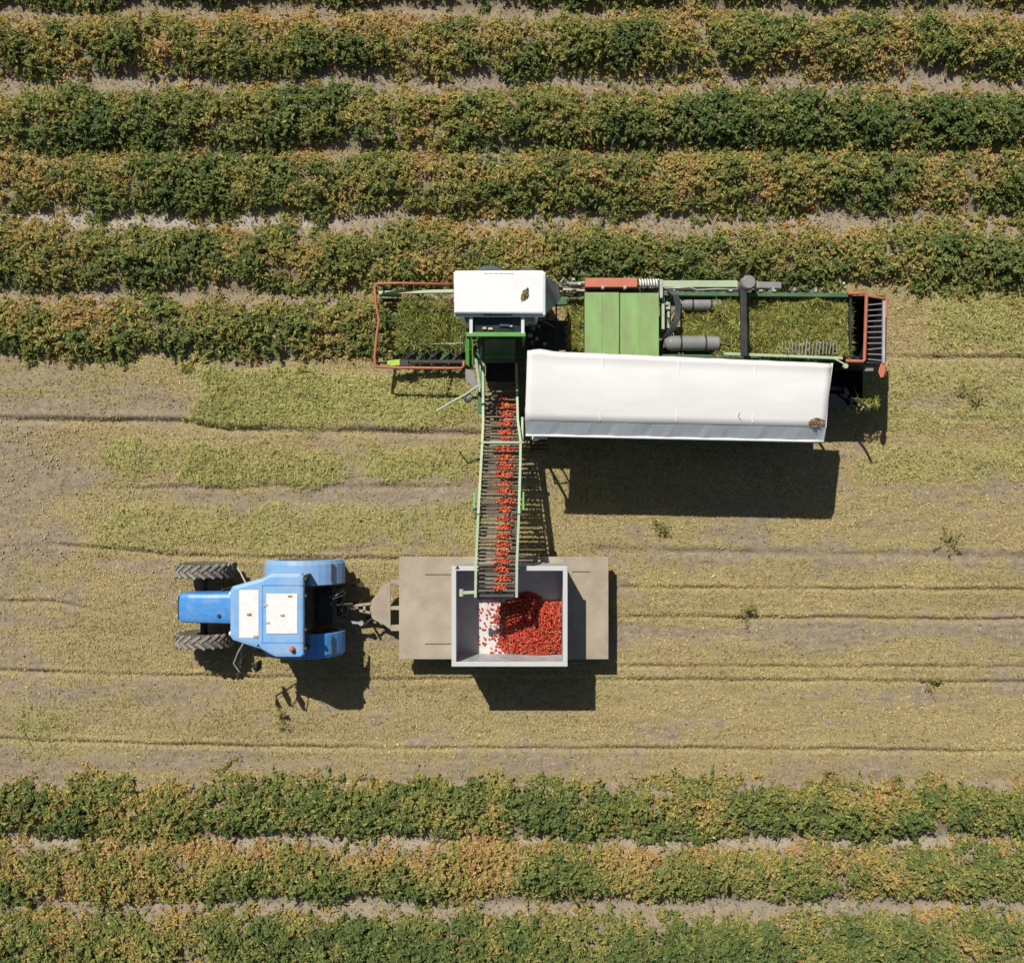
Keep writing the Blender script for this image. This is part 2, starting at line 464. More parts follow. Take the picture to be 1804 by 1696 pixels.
def crop_row(idx, yc, x0, x1, hw, tall, label):
    root = thing('crop_row', label, 'crop row', (0, yc, 0), 'rows of standing tomato vines')
    n = int((x1 - x0) * 52)
    px = rng.uniform(x0, x1, n)
    lat = rng.uniform(-1, 1, n)
    lat = np.where(rng.uniform(0, 1, n) < .18, lat * rng.uniform(1.0, 1.45, n), lat)      # stragglers sprawling into the gaps
    edge = hw - .09 + (fbm(px * .9, np.sign(lat) * 5 + idx * 9.0, 90, 5) - .5) * .75
    py = yc + lat * edge
    # dryness: broad patches, small patches and plant to plant
    dry = .40 * fbm(px * .45, py * .8, 60, 3) + .60 * fbm(px * 1.9, py * 2.3, 61, 4)
    vig = np.clip(.6 + 1.25 * (fbm(px * 1.5, py * 1.5, 70 + idx, 3) - .5) + rng.normal(0, .16, n), .12, 1.35)
    vig = np.where(dry > .56, vig * .75, vig)
    vig = np.where(np.abs(lat) > 1, vig * .5, vig)
    keep = rng.uniform(0, 1, n) < .55 + .8 * vig
    px, py, lat, dry, vig = px[keep], py[keep], lat[keep], dry[keep], vig[keep]; n = len(px)
    dome = np.clip(1 - np.abs(lat) ** 2.5 * .7, .2, 1)
    pr = (.14 + .135 * vig) * rng.uniform(.8, 1.3, n)
    ph = tall * (.24 + .58 * vig) * dome * rng.uniform(.75, 1.2, n)
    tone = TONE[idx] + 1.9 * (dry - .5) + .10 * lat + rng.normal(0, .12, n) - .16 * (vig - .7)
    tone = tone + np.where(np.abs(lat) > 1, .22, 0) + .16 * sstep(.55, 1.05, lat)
    # every plant is a handful of arching shoots that carry narrow leaflets
    NS = 7
    az = rng.uniform(0, 2 * PI, (n, NS)); el = rng.uniform(.15, 1.35, (n, NS)); sl = rng.uniform(.55, 1.45, (n, NS))
    nl = (36 + 46 * vig).astype(int)
    k = np.repeat(np.arange(n), nl)
    m = len(k)
    q = rng.integers(0, NS, m)
    a_, e_, l_ = az[k, q], el[k, q], sl[k, q]
    f = rng.uniform(.12, 1.0, m) ** .75
    d = np.stack([np.cos(a_) * np.cos(e_), np.sin(a_) * np.cos(e_), np.sin(e_)], 1)
    c = np.empty((m, 3))
    jit = rng.normal(0, .022, (m, 3))
    c[:, 0] = px[k] + d[:, 0] * f * l_ * pr[k] * 1.45 + jit[:, 0]
    c[:, 1] = py[k] + d[:, 1] * f * l_ * pr[k] * 1.25 + jit[:, 1]
    arch = np.sin(np.clip(f * 1.9, 0, PI * .8))
    c[:, 2] = np.maximum((.25 + .75 * d[:, 2]) * arch * ph[k] * (.7 + .4 * l_) + jit[:, 2], .012) + .02
    c[:, 2] += gz(c[:, 0], c[:, 1])
    along = d * .9 + rng.normal(0, .45, (m, 3)); along[:, 2] *= .5
    nr = norm(d * .25 + np.array([0, .12, .85]) + rng.normal(0, .42, (m, 3)))
    ln = rng.uniform(.055, .135, m) * (1 + .2 * (tone[k] < .3)); wd = ln * rng.uniform(.22, .55, m)
    t = tone[k] + rng.normal(0, .17, m)
    col = palette(t) * rng.uniform(.86, 1.58, m)[:, None]
    lm = leaves_mesh('foliage', c - np.array([0, yc, 0]), nr, ln, wd, col, M_leaf, along=along)
    o = bpy.data.objects.new('foliage', lm); COL.objects.link(o); o.parent = root; o['kind'] = 'stuff'
    # ripe fruit showing through the leaves
    nf = int(30 * (x1 - x0))
    fx = rng.uniform(x0, x1, nf); keep = fbm(fx * .9, np.full(nf, yc * 2.), 120 + idx, 3) > .52
    fx = fx[keep]; fy = yc + rng.uniform(-1, 1, len(fx)) * (hw - .05)
    fz = gz(fx, fy) + rng.uniform(.12, .42, len(fx)) * (1 - (np.abs(fy - yc) / hw) ** 2 * .8)
    fc = np.array([.42, .075, .03]) * rng.uniform(.6, 1.2, (len(fx), 1)) + np.array([.0, .10, .01]) * rng.uniform(0, 1, (len(fx), 1))
    fm = balls_mesh('fruit', np.stack([fx, fy - yc, fz], 1), rng.uniform(.022, .034, len(fx)), fc, M_fruit_dot, 1)
    o = bpy.data.objects.new('fruit', fm); COL.objects.link(o); o.parent = root; o['kind'] = 'stuff'

TONE = [.25, .40, .23, .40, .31, .33, .27, .42, .28]
ROW_LABELS = [
    'vine row cut off by the top edge of the photo, only its dark side showing',
    'brown tinged tomato vine row next below the one at the top edge',
    'tall deep green tomato vine row between two brown tinged rows',
    'brown green tomato vine row just above the pale bare soil track',
    'tomato vine row just below the pale bare track, passing behind the harvester cab',
    'half cut tomato vine row ending inside the orange guard of the harvester',
    'tomato vine row bordering the stubble below the tractor and trailer',
    'yellowish tomato vine row between two bare soil strips below the stubble',
    'green tomato vine row along the bottom edge of the photo']
for i, (r_, l_) in enumerate(zip(ROWS, ROW_LABELS)):
    crop_row(i, *r_, l_)

# straw litter over the harvested strip
def litter(name, n, x0, x1, y0, y1, keepfn, colfn, lmin, lmax, wmin, wmax, zmax, label, m=M_straw, tilt=.38):
    x = rng.uniform(x0, x1, n); y = rng.uniform(y0, y1, n)
    k = rng.uniform(0, 1, n) < keepfn(x, y)
    x, y = x[k], y[k]; q = len(x)
    z = gz(x, y) + rng.uniform(.005, zmax, q)
    nr = norm(np.array([0, 0, 1.0]) + rng.normal(0, tilt, (q, 3)))
    me = leaves_mesh(name, np.stack([x, y, z], 1), nr, rng.uniform(lmin, lmax, q), rng.uniform(wmin, wmax, q), colfn(x, y), m, fold=.15)
    o = bpy.data.objects.new(name, me); COL.objects.link(o); o['kind'] = 'stuff'; o['label'] = label
    return o
STRAW = np.array([[.52, .41, .195], [.44, .345, .15], [.30, .22, .11], [.66, .55, .31], [.22, .165, .08], [.42, .36, .13], [.54, .45, .18], [.46, .33, .19], [.60, .52, .24]])
FRESH = np.array([[.50, .475, .18], [.38, .40, .13], [.61, .55, .24], [.30, .31, .10], [.54, .46, .19], [.42, .395, .145], [.48, .40, .18]])
def straw_col(x, y):
    g = green_field(x, y)
    a = STRAW[rng.integers(0, len(STRAW), len(x))]; b = FRESH[rng.integers(0, len(FRESH), len(x))]
    k = (rng.uniform(0, 1, len(x)) < g * .9)[:, None]
    w = 1.13 + 1.0 * (fbm(x * .4, y * 1.7, 77, 5) - .5)
    h_ = (fbm(x * .5, y * 2.2, 88, 3) - .5)[:, None] * np.array([[-.15, .06, -.4]]) + 1
    return np.where(k, b, a) * rng.uniform(.84, 1.16, (len(x), 1)) * w[:, None] * h_
litter('vine_litter', 330000, -15, 15, -7.4, 4.9, lambda x, y: chaff_field(x, y) ** 1.2 * (1 - crop_mask(x, y)) + .05, straw_col, 0.035, .11, .008, .021, .032,
       'straw coloured chopped vine bits strewn over the harvested strip')
litter('fresh_vine_mat', 190000, -12.5, 15, -7, 4.7, lambda x, y: green_field(x, y) ** 1.3 * (1 - crop_mask(x, y)), lambda x, y: FRESH[rng.integers(0, len(FRESH), len(x))] * rng.uniform(.82, 1.18, (len(x), 1)) * (.85 + .5 * (fbm(x * .8, y * 1.3, 19, 3) - .3))[:, None],
       0.06, .16, .010, .028, .09, 'yellow green mats of freshly shredded vines dropped on the stubble', tilt=.4)
litter('row_gap_litter', 190000, -15, 15, -13.5, 13.5, lambda x, y: crop_mask(x, y) * (.25 + 1.1 * fbm(x * 1.3, y * 2, 37, 4) - .1), lambda x, y: (np.array([[.34, .28, .18], [.45, .37, .21], [.24, .18, .11], [.38, .29, .13], [.22, .21, .08], [.30, .27, .09]])[rng.integers(0, 6, len(x))]) * rng.uniform(.7, 1.2, (len(x), 1)),
       0.04, .12, .010, .03, .06, 'dry vine scraps on the bare soil between the standing rows')
# dropped fruit, pale and unripe mostly
n = 900
dx = np.concatenate([rng.uniform(-13, -8.5, 600), rng.uniform(-13, 13, 300)])
dy = np.concatenate([VY(rng.uniform(740, 1010, 600)), VY(rng.uniform(640, 1360, 300))])
kk = (fbm(dx * 1.2, dy * 2, 15, 3) > .5); dx, dy = dx[kk], dy[kk]
pal = np.array([[.62, .55, .27], [.55, .52, .22], [.66, .58, .36], [.45, .10, .04]])
o = bpy.data.objects.new('dropped_fruit', balls_mesh('dropped_fruit', np.stack([dx, dy, gz(dx, dy) + .02], 1), rng.uniform(.014, .027, len(dx)), pal[rng.choice(4, len(dx), p=[.4, .3, .2, .1])] * .85, M_fruit_dot, 1))
COL.objects.link(o); o['kind'] = 'stuff'; o['label'] = 'pale unripe tomatoes dropped on the harvested ground'
# clods
n = 5200
cx_, cy_ = rng.uniform(-14, 14, n), rng.uniform(-13, 13.5, n)
k = rng.uniform(0, 1, n) < (1 - chaff_field(cx_, cy_)) ** 2
cx_, cy_ = cx_[k], cy_[k]
M_clod = mat('soil_clod', (1, 1, 1), .95, var=.2, scale=30, attr='tint', spec=.1)
o = bpy.data.objects.new('soil_clods', balls_mesh('soil_clods', np.stack([cx_, cy_, gz(cx_, cy_) + .004], 1), rng.uniform(.012, .035, len(cx_)), np.array([[.26, .21, .155]]) * rng.uniform(.6, 1.15, (len(cx_), 1)), M_clod, 1))
COL.objects.link(o); o['kind'] = 'stuff'; o['label'] = 'small dry clods of soil on the bare strips'

# single weeds left standing in the stubble
def weed(u, v, r, label, seed):
    g = np.random.default_rng(seed)
    x, y = XY(u, v, 0); z = float(gz(np.array([x]), np.array([y]))[0])
    root = thing('weed', label, 'weed', (x, y, z), 'weeds left standing in the stubble')
    st = MB(); c = []; nr = []
    for j in range(9):
        a = g.uniform(0, 2 * PI); l = r * g.uniform(.5, 1.1)
        e = Vector((math.cos(a) * l, math.sin(a) * l, g.uniform(.1, .3)))
        st.tube([(x, y, z), (x + e.x * .5, y + e.y * .5, z + e.z * .8), (x + e.x, y + e.y, z + e.z)], .006, 5)
        for q in range(11):
            f = g.uniform(.3, 1.05)
            c.append((e.x * f + g.normal(0, .03), e.y * f + g.normal(0, .03), e.z * min(1, f * 1.4) + g.normal(0, .02)))
            nr.append((g.normal(0, .5), g.normal(0, .5), 1))
    obj('stem', st, M_stem, root)
    c = np.array(c); n_ = len(c)
    lm = leaves_mesh('leaf', c, norm(np.array(nr)), g.uniform(.05, .1, n_), g.uniform(.02, .045, n_), palette(g.uniform(.35, .75, n_)), M_leaf)
    o = bpy.data.objects.new('leaves', lm); COL.objects.link(o); o.parent = root; o['kind'] = 'stuff'
M_stem = mat('weed_stem', (.22, .20, .08), .8)
weed(1315, 1078, .33, 'small olive weed standing on the dark rut line right of the trailer', 1)
weed(1668, 955, .42, 'broad green weed in the stubble below the canopy shadow, far right', 2)
weed(1635, 1200, .30, 'low green weed on the double rut line at far right', 3)
weed(1160, 925, .25, 'small weed in the stubble just below the long canopy shadow', 4)
weed(500, 1262, .22, 'thin sprawling weed in the stubble below the tractor shadow', 5)
weed(1460, 1362, .26, 'dry weed at the stubble edge above the lower vine rows', 6)
weed(1575, 1372, .24, 'dark dry weed beside the lower vine rows, right of another dry weed', 7)
weed(1700, 690, .36, 'leafy olive weed on the harvested strip right of the harvester rear', 8)

# ------------------------------------------------------------------ materials of the machines
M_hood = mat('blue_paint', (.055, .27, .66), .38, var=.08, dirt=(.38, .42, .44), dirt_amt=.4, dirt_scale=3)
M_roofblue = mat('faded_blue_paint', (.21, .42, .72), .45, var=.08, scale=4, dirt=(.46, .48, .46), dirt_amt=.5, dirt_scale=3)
M_white = mat('white_paint', (.80, .79, .77), .5, var=.03, dirt=(.6, .55, .46), dirt_amt=.18, dirt_scale=2)
M_panelw = mat('white_panel', (.82, .81, .78), .5, var=.03, dirt=(.62, .52, .36), dirt_amt=.3, dirt_scale=5)
M_tarp = mat('canvas_white', (.75, .735, .71), .75, var=.04, scale=1.3, dirt=(.58, .54, .47), dirt_amt=.28, dirt_scale=1.1, bump=.05, bump_scale=3, stretch=(.6, 2.2, 1))
M_tarpgrey = mat('canvas_grey', (.58, .62, .63), .7, var=.06, dirt=(.44, .48, .49), dirt_amt=.3)
M_flap = mat('canvas_flap', (.76, .80, .80), .75, var=.05, dirt=(.5, .52, .52), dirt_amt=.3, transl=.15)
M_black = mat('black_steel', (.022, .023, .024), .55, var=.25, dirt=(.10, .085, .06), dirt_amt=.5)
M_rubber = mat('tyre_rubber', (.11, .10, .088), .85, var=.3, scale=14, dirt=(.27, .235, .18), dirt_amt=.75, dirt_scale=5, spec=.25)
M_dusty = mat('dusty_tread', (.34, .31, .26), .9, var=.25, scale=14, dirt=(.09, .08, .07), dirt_amt=.6, dirt_scale=7, spec=.2)
M_rim = mat('grey_rim', (.36, .35, .32), .5, var=.12, dirt=(.2, .16, .11), dirt_amt=.5)
M_glass = mat('dark_glass', (.030, .040, .036), .08, var=.2, spec=.6, dirt=(.20, .19, .13), dirt_amt=.3, dirt_scale=4)
M_bluegl = mat('cab_glass', (.17, .215, .235), .38, var=.25, spec=.6, scale=3, dirt=(.32, .38, .40), dirt_amt=.5, dirt_scale=3)
M_green = mat('bright_green_paint', (.105, .36, .055), .45, var=.1, dirt=(.24, .24, .12), dirt_amt=.45, dirt_scale=4)
M_palegreen = mat('faded_green_paint', (.40, .50, .30), .5, var=.12, dirt=(.50, .48, .38), dirt_amt=.6, dirt_scale=5)
M_dkgreen = mat('dark_green_paint', (.045, .135, .055), .5, var=.15, dirt=(.20, .21, .13), dirt_amt=.5, dirt_scale=4)
M_lidgreen = mat('green_lid_paint', (.24, .41, .13), .5, var=.1, scale=3, dirt=(.24, .22, .11), dirt_amt=.75, dirt_scale=1.7, stretch=(2.0, .6, 1))
M_orange = mat('orange_paint', (.47, .135, .065), .55, var=.15, dirt=(.30, .17, .10), dirt_amt=.5, dirt_scale=6)
M_orange2 = mat('coral_paint', (.56, .16, .085), .5, var=.1, dirt=(.4, .24, .16), dirt_amt=.4, dirt_scale=5)
M_steel = mat('galvanised_steel', (.48, .48, .46), .45, metal=.25, var=.15, dirt=(.3, .26, .2), dirt_amt=.5, dirt_scale=4)
M_grey = mat('grey_painted_steel', (.23, .225, .22), .5, var=.12, scale=4, dirt=(.34, .31, .27), dirt_amt=.45, dirt_scale=4)
M_deck = mat('dusty_tan_deck', (.42, .35, .265), .85, var=.14, scale=2.2, dirt=(.27, .225, .17), dirt_amt=.65, dirt_scale=1.7, bump=.15, bump_scale=30, spec=.2)
M_decks = mat('deck_slot', (.10, .08, .06), .9)
M_bin = mat('grey_bin_steel', (.50, .515, .52), .5, var=.15, scale=4, dirt=(.22, .22, .23), dirt_amt=.6, dirt_scale=3)
M_binrim = mat('pale_bin_rim', (.60, .60, .58), .5, var=.1, dirt=(.35, .33, .30), dirt_amt=.45, dirt_scale=6)
M_binfloor = mat('bin_floor_sheet', (.66, .645, .61), .55, var=.08, dirt=(.45, .30, .24), dirt_amt=.45, dirt_scale=5)
M_amber = mat('amber_beacon', (.62, .20, .05), .3, var=.05)
M_tomato = mat('ripe_tomato', (.52, .055, .02), .35, var=.3, scale=25)
M_tomstuff = mat('ripe_tomatoes', (1, 1, 1), .35, var=0, attr='tint')
M_rust = mat('rusty_iron', (.20, .105, .06), .8, var=.25)
M_lime = mat('lime_paint', (.38, .58, .06), .5, var=.1)
M_hose = mat('hose_rubber', (.05, .055, .058), .5, var=.1, dirt=(.2, .2, .19), dirt_amt=.4)
M_tank = mat('dark_blue_grey_steel', (.055, .068, .075), .5, var=.25, dirt=(.14, .14, .12), dirt_amt=.5)
M_rake = mat('greyish_lilac_paint', (.47, .43, .45), .6, var=.15, dirt=(.25, .18, .14), dirt_amt=.5, dirt_scale=5)
M_shade_black = mat('shade_black', (.008, .009, .010), .9, var=.2, spec=.05)  # near black so the slab's sunlit part passes for shade
M_latch = mat('worn_tan_plastic', (.52, .40, .30), .7, var=.15)
M_seat = mat('dark_blue_cloth', (.05, .07, .16), .8)
M_cream = mat('cream_plastic', (.55, .50, .33), .6)

# ------------------------------------------------------------------ wheels
def wheel(parent, cx, cy, r, w, lugs=22, tread=None):
    wmb = MB(); wmb.lathe((cx, cy, r), (0, 1, 0), [(-w * .32, r * .18), (-w * .3, r * .2), (w * .3, r * .2), (w * .32, r * .18)], 16)
    wh = obj('wheel', wmb, M_rim, parent)
    t = MB()
    t.lathe((cx, cy, r), (0, 1, 0), [(-w * .40, r * .55), (-w * .5, r * .68), (-w * .5, r * .86), (-w * .42, r * .94), (-w * .2, r * .96), (w * .2, r * .96), (w * .42, r * .94), (w * .5, r * .86), (w * .5, r * .68), (w * .40, r * .55)], 40)
    obj('tyre', t, M_rubber, wh, smooth=False)
    l = MB()
    for s in (-1, 1):
        for k in range(lugs):
            a = 2 * PI * (k + (0.5 if s > 0 else 0)) / lugs
            a2 = a + .62 * 2 * PI / lugs * 1.6
            p = Vector((cx + math.cos(a) * r * .965, cy + s * w * .5, r + math.sin(a) * r * .965))
            q = Vector((cx + math.cos(a2) * r * .965, cy + s * w * .02, r + math.sin(a2) * r * .965))
            e = (q - p).normalized(); n_ = Vector((math.cos((a + a2) / 2), 0, math.sin((a + a2) / 2)))
            sd = e.cross(n_).normalized()
            ww = r * .048
            lp = lambda c: [c - sd * ww - n_ * r * .03, c + sd * ww - n_ * r * .03, c + sd * ww * .8 + n_ * r * .035, c - sd * ww * .8 + n_ * r * .035]
            l.loft([lp(p), lp(q)])
    obj('tread', l, tread or M_dusty, wh)
    d = MB(); d.lathe((cx, cy, r), (0, 1, 0), [(-w * .34, r * .56), (-w * .12, r * .50), (-w * .10, r * .22), (w * .10, r * .22), (w * .12, r * .50), (w * .34, r * .56)], 28)
    obj('rim', d, M_rim, wh)
    return wh

# ------------------------------------------------------------------ the blue tractor
def arc_sheet(mb, cx, cz, r, th, y0, y1, a0, a1, n=14, taper=0.0):
    loops = []
    for k in range(n + 1):
        a = R(a0 + (a1 - a0) * k / n)
        rr = r
        c, s = math.cos(a), math.sin(a)
        loops.append([(cx + c * rr, y0, cz + s * rr), (cx + c * rr, y1, cz + s * rr), (cx + c * (rr - th), y1, cz + s * (rr - th)), (cx + c * (rr - th), y0, cz + s * (rr - th))])
    mb.loft(loops)

def build_tractor():
    yc = -2.92
    t = thing('tractor', 'blue tractor with white roof panels standing in front of the tan trailer', 'tractor', (-6.0, yc, 0))
    # front and rear wheels
    for s in (1, -1):
        wheel(t, -7.32, yc + s * .82, .68, .31, 20)
    for s in (1, -1):
        wheel(t, -4.86, yc + s * .83, .86, .46, 22)
    ax = MB(); ax.tube([(-7.32, yc - .7, .70), (-7.32, yc + .7, .70)], .09, 10); ax.box(-7.5, yc - .2, .55, -7.1, yc + .2, .85)
    obj('front_axle', ax, M_black, t)
    ax = MB(); ax.tube([(-4.86, yc - .7, .86), (-4.86, yc + .7, .86)], .14, 12); ax.box(-5.2, yc - .35, .55, -4.4, yc + .35, 1.1)
    obj('rear_axle', ax, M_black, t)
    ch = MB(); ch.box(-7.7, yc - .26, .6, -4.6, yc + .26, 1.0)
    obj('chassis', ch, M_black, t, bevel=.02)
    # hood: lofted, rounded across, slightly narrower at the nose
    h = MB(); loops = []
    for x, w, zt in ((-7.70, .30, 1.36), (-7.66, .335, 1.43), (-7.45, .345, 1.47), (-7.0, .35, 1.51), (-6.45, .36, 1.55)):
        sec = [(x, yc - w, .95)]
        for k in range(9):
            a = PI - PI * k / 8
            sec.append((x, yc + math.cos(a) * w, zt - .10 + math.sin(a) ** .6 * .10))
        sec.append((x, yc + w, .95))
        loops.append(sec)
    h.loft(loops)
    ho = obj('hood', h, M_hood, t, bevel=.012)
    g = MB(); g.box(-7.745, yc - .27, .92, -7.70, yc + .27, 1.33)
    obj('grille', g, M_black, t, bevel=.01)
    for s in (1, -1):
        l = MB(); l.lathe((-7.745, yc + s * .2, 1.22), (-1, 0, 0), [(0, .07), (.02, .07), (.03, .05)], 14)
        obj('headlight', l, M_panelw, t)
    sm = MB(); sm.box(-7.55, yc - .352, 1.18, -6.6, yc - .340, 1.28)
    obj('hood_vent', sm, M_black, t)
    # cab: glass body, pillars, roof
    Z = 2.5
    roofpx = [(405, 1040), (409, 1033), (440, 1024), (462, 1018), (474, 1011), (480, 1009), (531, 1009), (535, 1014), (535, 1154), (530, 1158), (487, 1158), (478, 1154), (460, 1144), (440, 1138), (410, 1128), (405, 1121)]
    rp = [XY(u, v, Z) for u, v in roofpx]
    cxm = sum(p[0] for p in rp) / len(rp); cym = sum(p[1] for p in rp) / len(rp)
    sc_ = lambda f, z: [(cxm + (x - cxm) * f, cym + (y - cym) * f, z) for x, y in rp]
    roof = MB(); roof.loft([sc_(.97, Z - .16), sc_(1.0, Z - .12), sc_(1.0, Z - .04), sc_(.975, Z - .005), sc_(.90, Z + .01)])
    ro = obj('cab_roof', roof, M_roofblue, t, bevel=.008)
    # raised rim round the hatches
    a = MB(); a.pbox(421, 1039, 455.5, 1123, Z + .014, Z - .02)
    obj('roof_panel', a, M_panelw, ro, bevel=.006)
    a = MB(); a.pbox(469, 1046, 524, 1116, Z + .03, Z - .02)
    obj('roof_hatch', a, M_panelw, ro, bevel=.008)
    a = MB()
    for (u0, v0, u1, v1) in ((462, 1030, 533, 1031.6), (459, 1131, 533, 1132.6), (461.5, 1031, 463, 1131)):
        a.pbox(u0, v0, u1, v1, Z + .016, Z - .01)
    obj('roof_seam', a, M_hood, ro)
    for (u, v) in ((437.5, 1081), (497, 1083)):
        a = MB(); a.pbox(u - 3.5, v - 1.5, u + 3.5, v + 2, Z + .06, Z + .005)
        obj('hatch_latch', a, M_latch, ro, bevel=.006)
    for (u, v) in ((450, 1121), (472, 1097), (468, 1066), (511, 1050)):
        a = MB(); a.pbox(u - 4, v - 2.2, u + 4, v + 2.2, Z + .037, Z + .003)
        obj('hinge_plate', a, M_amber if u == 511 else M_latch, ro, bevel=.005)
    x, y = XY(513, 1144, Z + .12)
    a = MB(); a.lathe((x, y, Z), (0, 0, 1), [(0, .07), (.03, .07), (.03, .055), (.12, .05), (.15, .02)], 16)
    obj('beacon', a, M_amber, t, smooth=False)
    gb = MB()
    x0, x1 = -5.95, -4.60
    gb.loft([[(x0 - .05, yc - .55, 1.0), (x1, yc - .72, 1.0), (x1, yc + .72, 1.0), (x0 - .05, yc + .55, 1.0)],
             [(x0, yc - .60, 1.5), (x1 + .03, yc - .82, 1.5), (x1 + .03, yc + .82, 1.5), (x0, yc + .60, 1.5)],
             [(x0, yc - .58, 2.35), (x1 - .06, yc - .82, 2.35), (x1 - .06, yc + .82, 2.35), (x0, yc + .58, 2.35)]])
    obj('cab_window', gb, M_glass, t, bevel=.02)
    for (x, y) in ((x0, .60), (x0, -.60), (-5.2, .72), (-5.2, -.72), (x1 + .01, .82), (x1 + .01, -.82)):
        p_ = MB(); p_.bar((x, yc + y, 1.0), (x, yc + y * .985, 2.36), .06, .06)
        obj('cab_pillar', p_, M_black, t)
    # rear fenders
    for s in (1, -1):
        f = MB()
        arc_sheet(f, -4.86, .86, 1.0, .05, yc + s * .55, yc + s * 1.05, 14, 150)
        arc_sheet(f, -4.86, .86, .985, .14, yc + s * 1.02, yc + s * 1.08, 14, 150)
        arc_sheet(f, -4.86, .86, .965, .16, yc + s * 1.06, yc + s * 1.115, 16, 148)
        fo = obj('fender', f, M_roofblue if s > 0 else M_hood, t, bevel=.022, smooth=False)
        a = MB(); a.bar((-4.12, yc + s * .62, 1.565), (-4.12, yc + s * 1.04, 1.565), .04, .05)
        obj('tail_lamp', a, M_black, fo)
    # steps, exhaust, mirrors
    e = MB(); x, y = XY(404, 1136, 1.5)
    e.tube([(-6.35, yc + .5, 1.0), (-6.35, yc + .52, 2.2), (-6.42, yc + .52, 2.32)], .035, 10)
    obj('exhaust_pipe', e, M_black, t)
    for s in (1, -1):
        m_ = MB()
        if s < 0:
            m_.tube([(-5.98, yc - .6, 1.95), (-6.22, yc - .95, 1.75), (-6.38, yc - 1.25, 1.55), (-6.25, yc - 1.50, 1.45)], .018, 6)
            ma = obj('mirror_arm', m_, M_steel, t)
            k = MB(); k.box(-6.30, yc - 1.62, 1.32, -6.25, yc - 1.46, 1.62); obj('mirror', k, M_black, ma, bevel=.01)
        else:
            m_.tube([(-5.98, yc + .6, 1.95), (-6.15, yc + .85, 1.8), (-6.28, yc + 1.0, 1.72)], .018, 6)
            ma = obj('mirror_arm', m_, M_steel, t)
            k = MB(); k.box(-6.33, yc + .92, 1.58, -6.29, yc + 1.08, 1.88); obj('mirror', k, M_black, ma, bevel=.01)
    r_ = MB()
    for dx in (0, .22):
        r_.tube([(-5.72 + dx, yc - .80, .75), (-5.78 + dx, yc - .98, 1.25), (-5.72 + dx, yc - .92, 1.9), (-5.7 + dx, yc - .80, 2.05)], .02, 6)
    obj('handrail', r_, M_black, t)
    st = MB()
    for z in (.45, .75): st.box(-5.95, yc - .98, z, -5.5, yc - .70, z + .03)
    st.bar((-5.93, yc - .75, .45), (-5.93, yc - .72, 1.0), .04, .04); st.bar((-5.52, yc - .75, .45), (-5.52, yc - .72, 1.0), .04, .04)
    obj('step', st, M_black, t)
    # three point linkage at the rear
    hb = MB(); hb.box(-4.55, yc - .42, .72, -4.18, yc + .42, 1.12); hb.box(-4.3, yc - .25, .55, -4.0, yc + .25, .85)
    hb.tube([(-4.2, yc - .35, .95), (-4.2, yc + .35, .95)], .08, 10)
    obj('rear_housing', hb, M_black, t, bevel=.02)
    for s in (1, -1):
        a = MB(); a.bar((-4.35, yc + s * .38, .62), (-3.62, yc + s * .46, .58), .05, .08)
        a.lathe((-3.60, yc + s * .46, .54), (0, 0, 1), [(0, .06), (.09, .06)], 12)
        obj('lift_arm', a, M_steel if s < 0 else M_black, t)
        a = MB(); a.tube([(-4.25, yc + s * .36, 1.12), (-3.85, yc + s * .42, .66)], .03, 8)
        obj('lift_rod', a, M_black, t)
    a = MB(); a.tube([(-4.3, yc + .02, 1.0), (-3.75, yc + .04, .92)], .035, 8); obj('top_link', a, M_black, t)
    a = MB(); a.bar((-4.5, yc + .0, .50), (-3.62, yc + .0, .50), .10, .05); obj('drawbar', a, M_black, t)
    for k, (dy, b) in enumerate(((.16, .10), (.22, .16), (.28, .05))):
        a = MB(); a.tube([(-4.25, yc + dy, 1.14), (-4.08, yc + dy + .06, 1.25), (-3.95, yc + dy + b, 1.12), (-3.92, yc + dy + b * .4, .95)], .014, 6)
        obj('hydraulic_hose', a, M_steel if k == 1 else M_hose, t)
build_tractor()
tr = bpy.data.objects['tractor']
for (u, v) in ((533, 1020), (533, 1050), (533, 1110), (533, 1143)):
    a = MB(); x, y, z = P(u, v, 2.44); a.lathe((x, y, z - .02), (1, 0, -.3), [(0, .04), (.07, .06), (.085, .055)], 12); obj('work_light', a, M_black, tr)
for (u, v) in ((410, 1046), (410, 1116)):
    a = MB(); x, y, z = P(u, v, 2.44); a.lathe((x, y, z - .02), (-1, 0, -.3), [(0, .04), (.06, .055), (.075, .05)], 12); obj('work_light', a, M_panelw, tr)
a = MB(); x, y, z = P(455, 1136, 2.5); a.tube([(x, y, z), (x + .02, y - .02, z + .45)], .006, 5); a.lathe((x, y, z - .01), (0, 0, 1), [(0, .03), (.04, .02)], 8); obj('aerial', a, M_black, tr)
a = MB(); a.lathe((-6.72, -3.08, 1.50), (0, 0, 1), [(0, .045), (.05, .045), (.06, .03)], 12); obj('radiator_cap', a, M_black, tr)
for (x0_, y0_, dx_, dy_) in ((-6.02, -3.82, -.12, -.30), (-5.78, -3.88, -.02, -.34)):
    a = MB(); a.tube([(x0_, y0_ + .1, 2.1), (x0_ + dx_, y0_ + dy_, 2.0), (x0_ + dx_, y0_ + dy_, 1.3)], .016, 6); ma_ = obj('mirror_arm', a, M_black, tr)
    a = MB(); a.box(x0_ + dx_ - .03, y0_ + dy_ - .1, 1.4, x0_ + dx_ + .03, y0_ + dy_ + .1, 1.85); obj('mirror', a, M_black, ma_, bevel=.012)

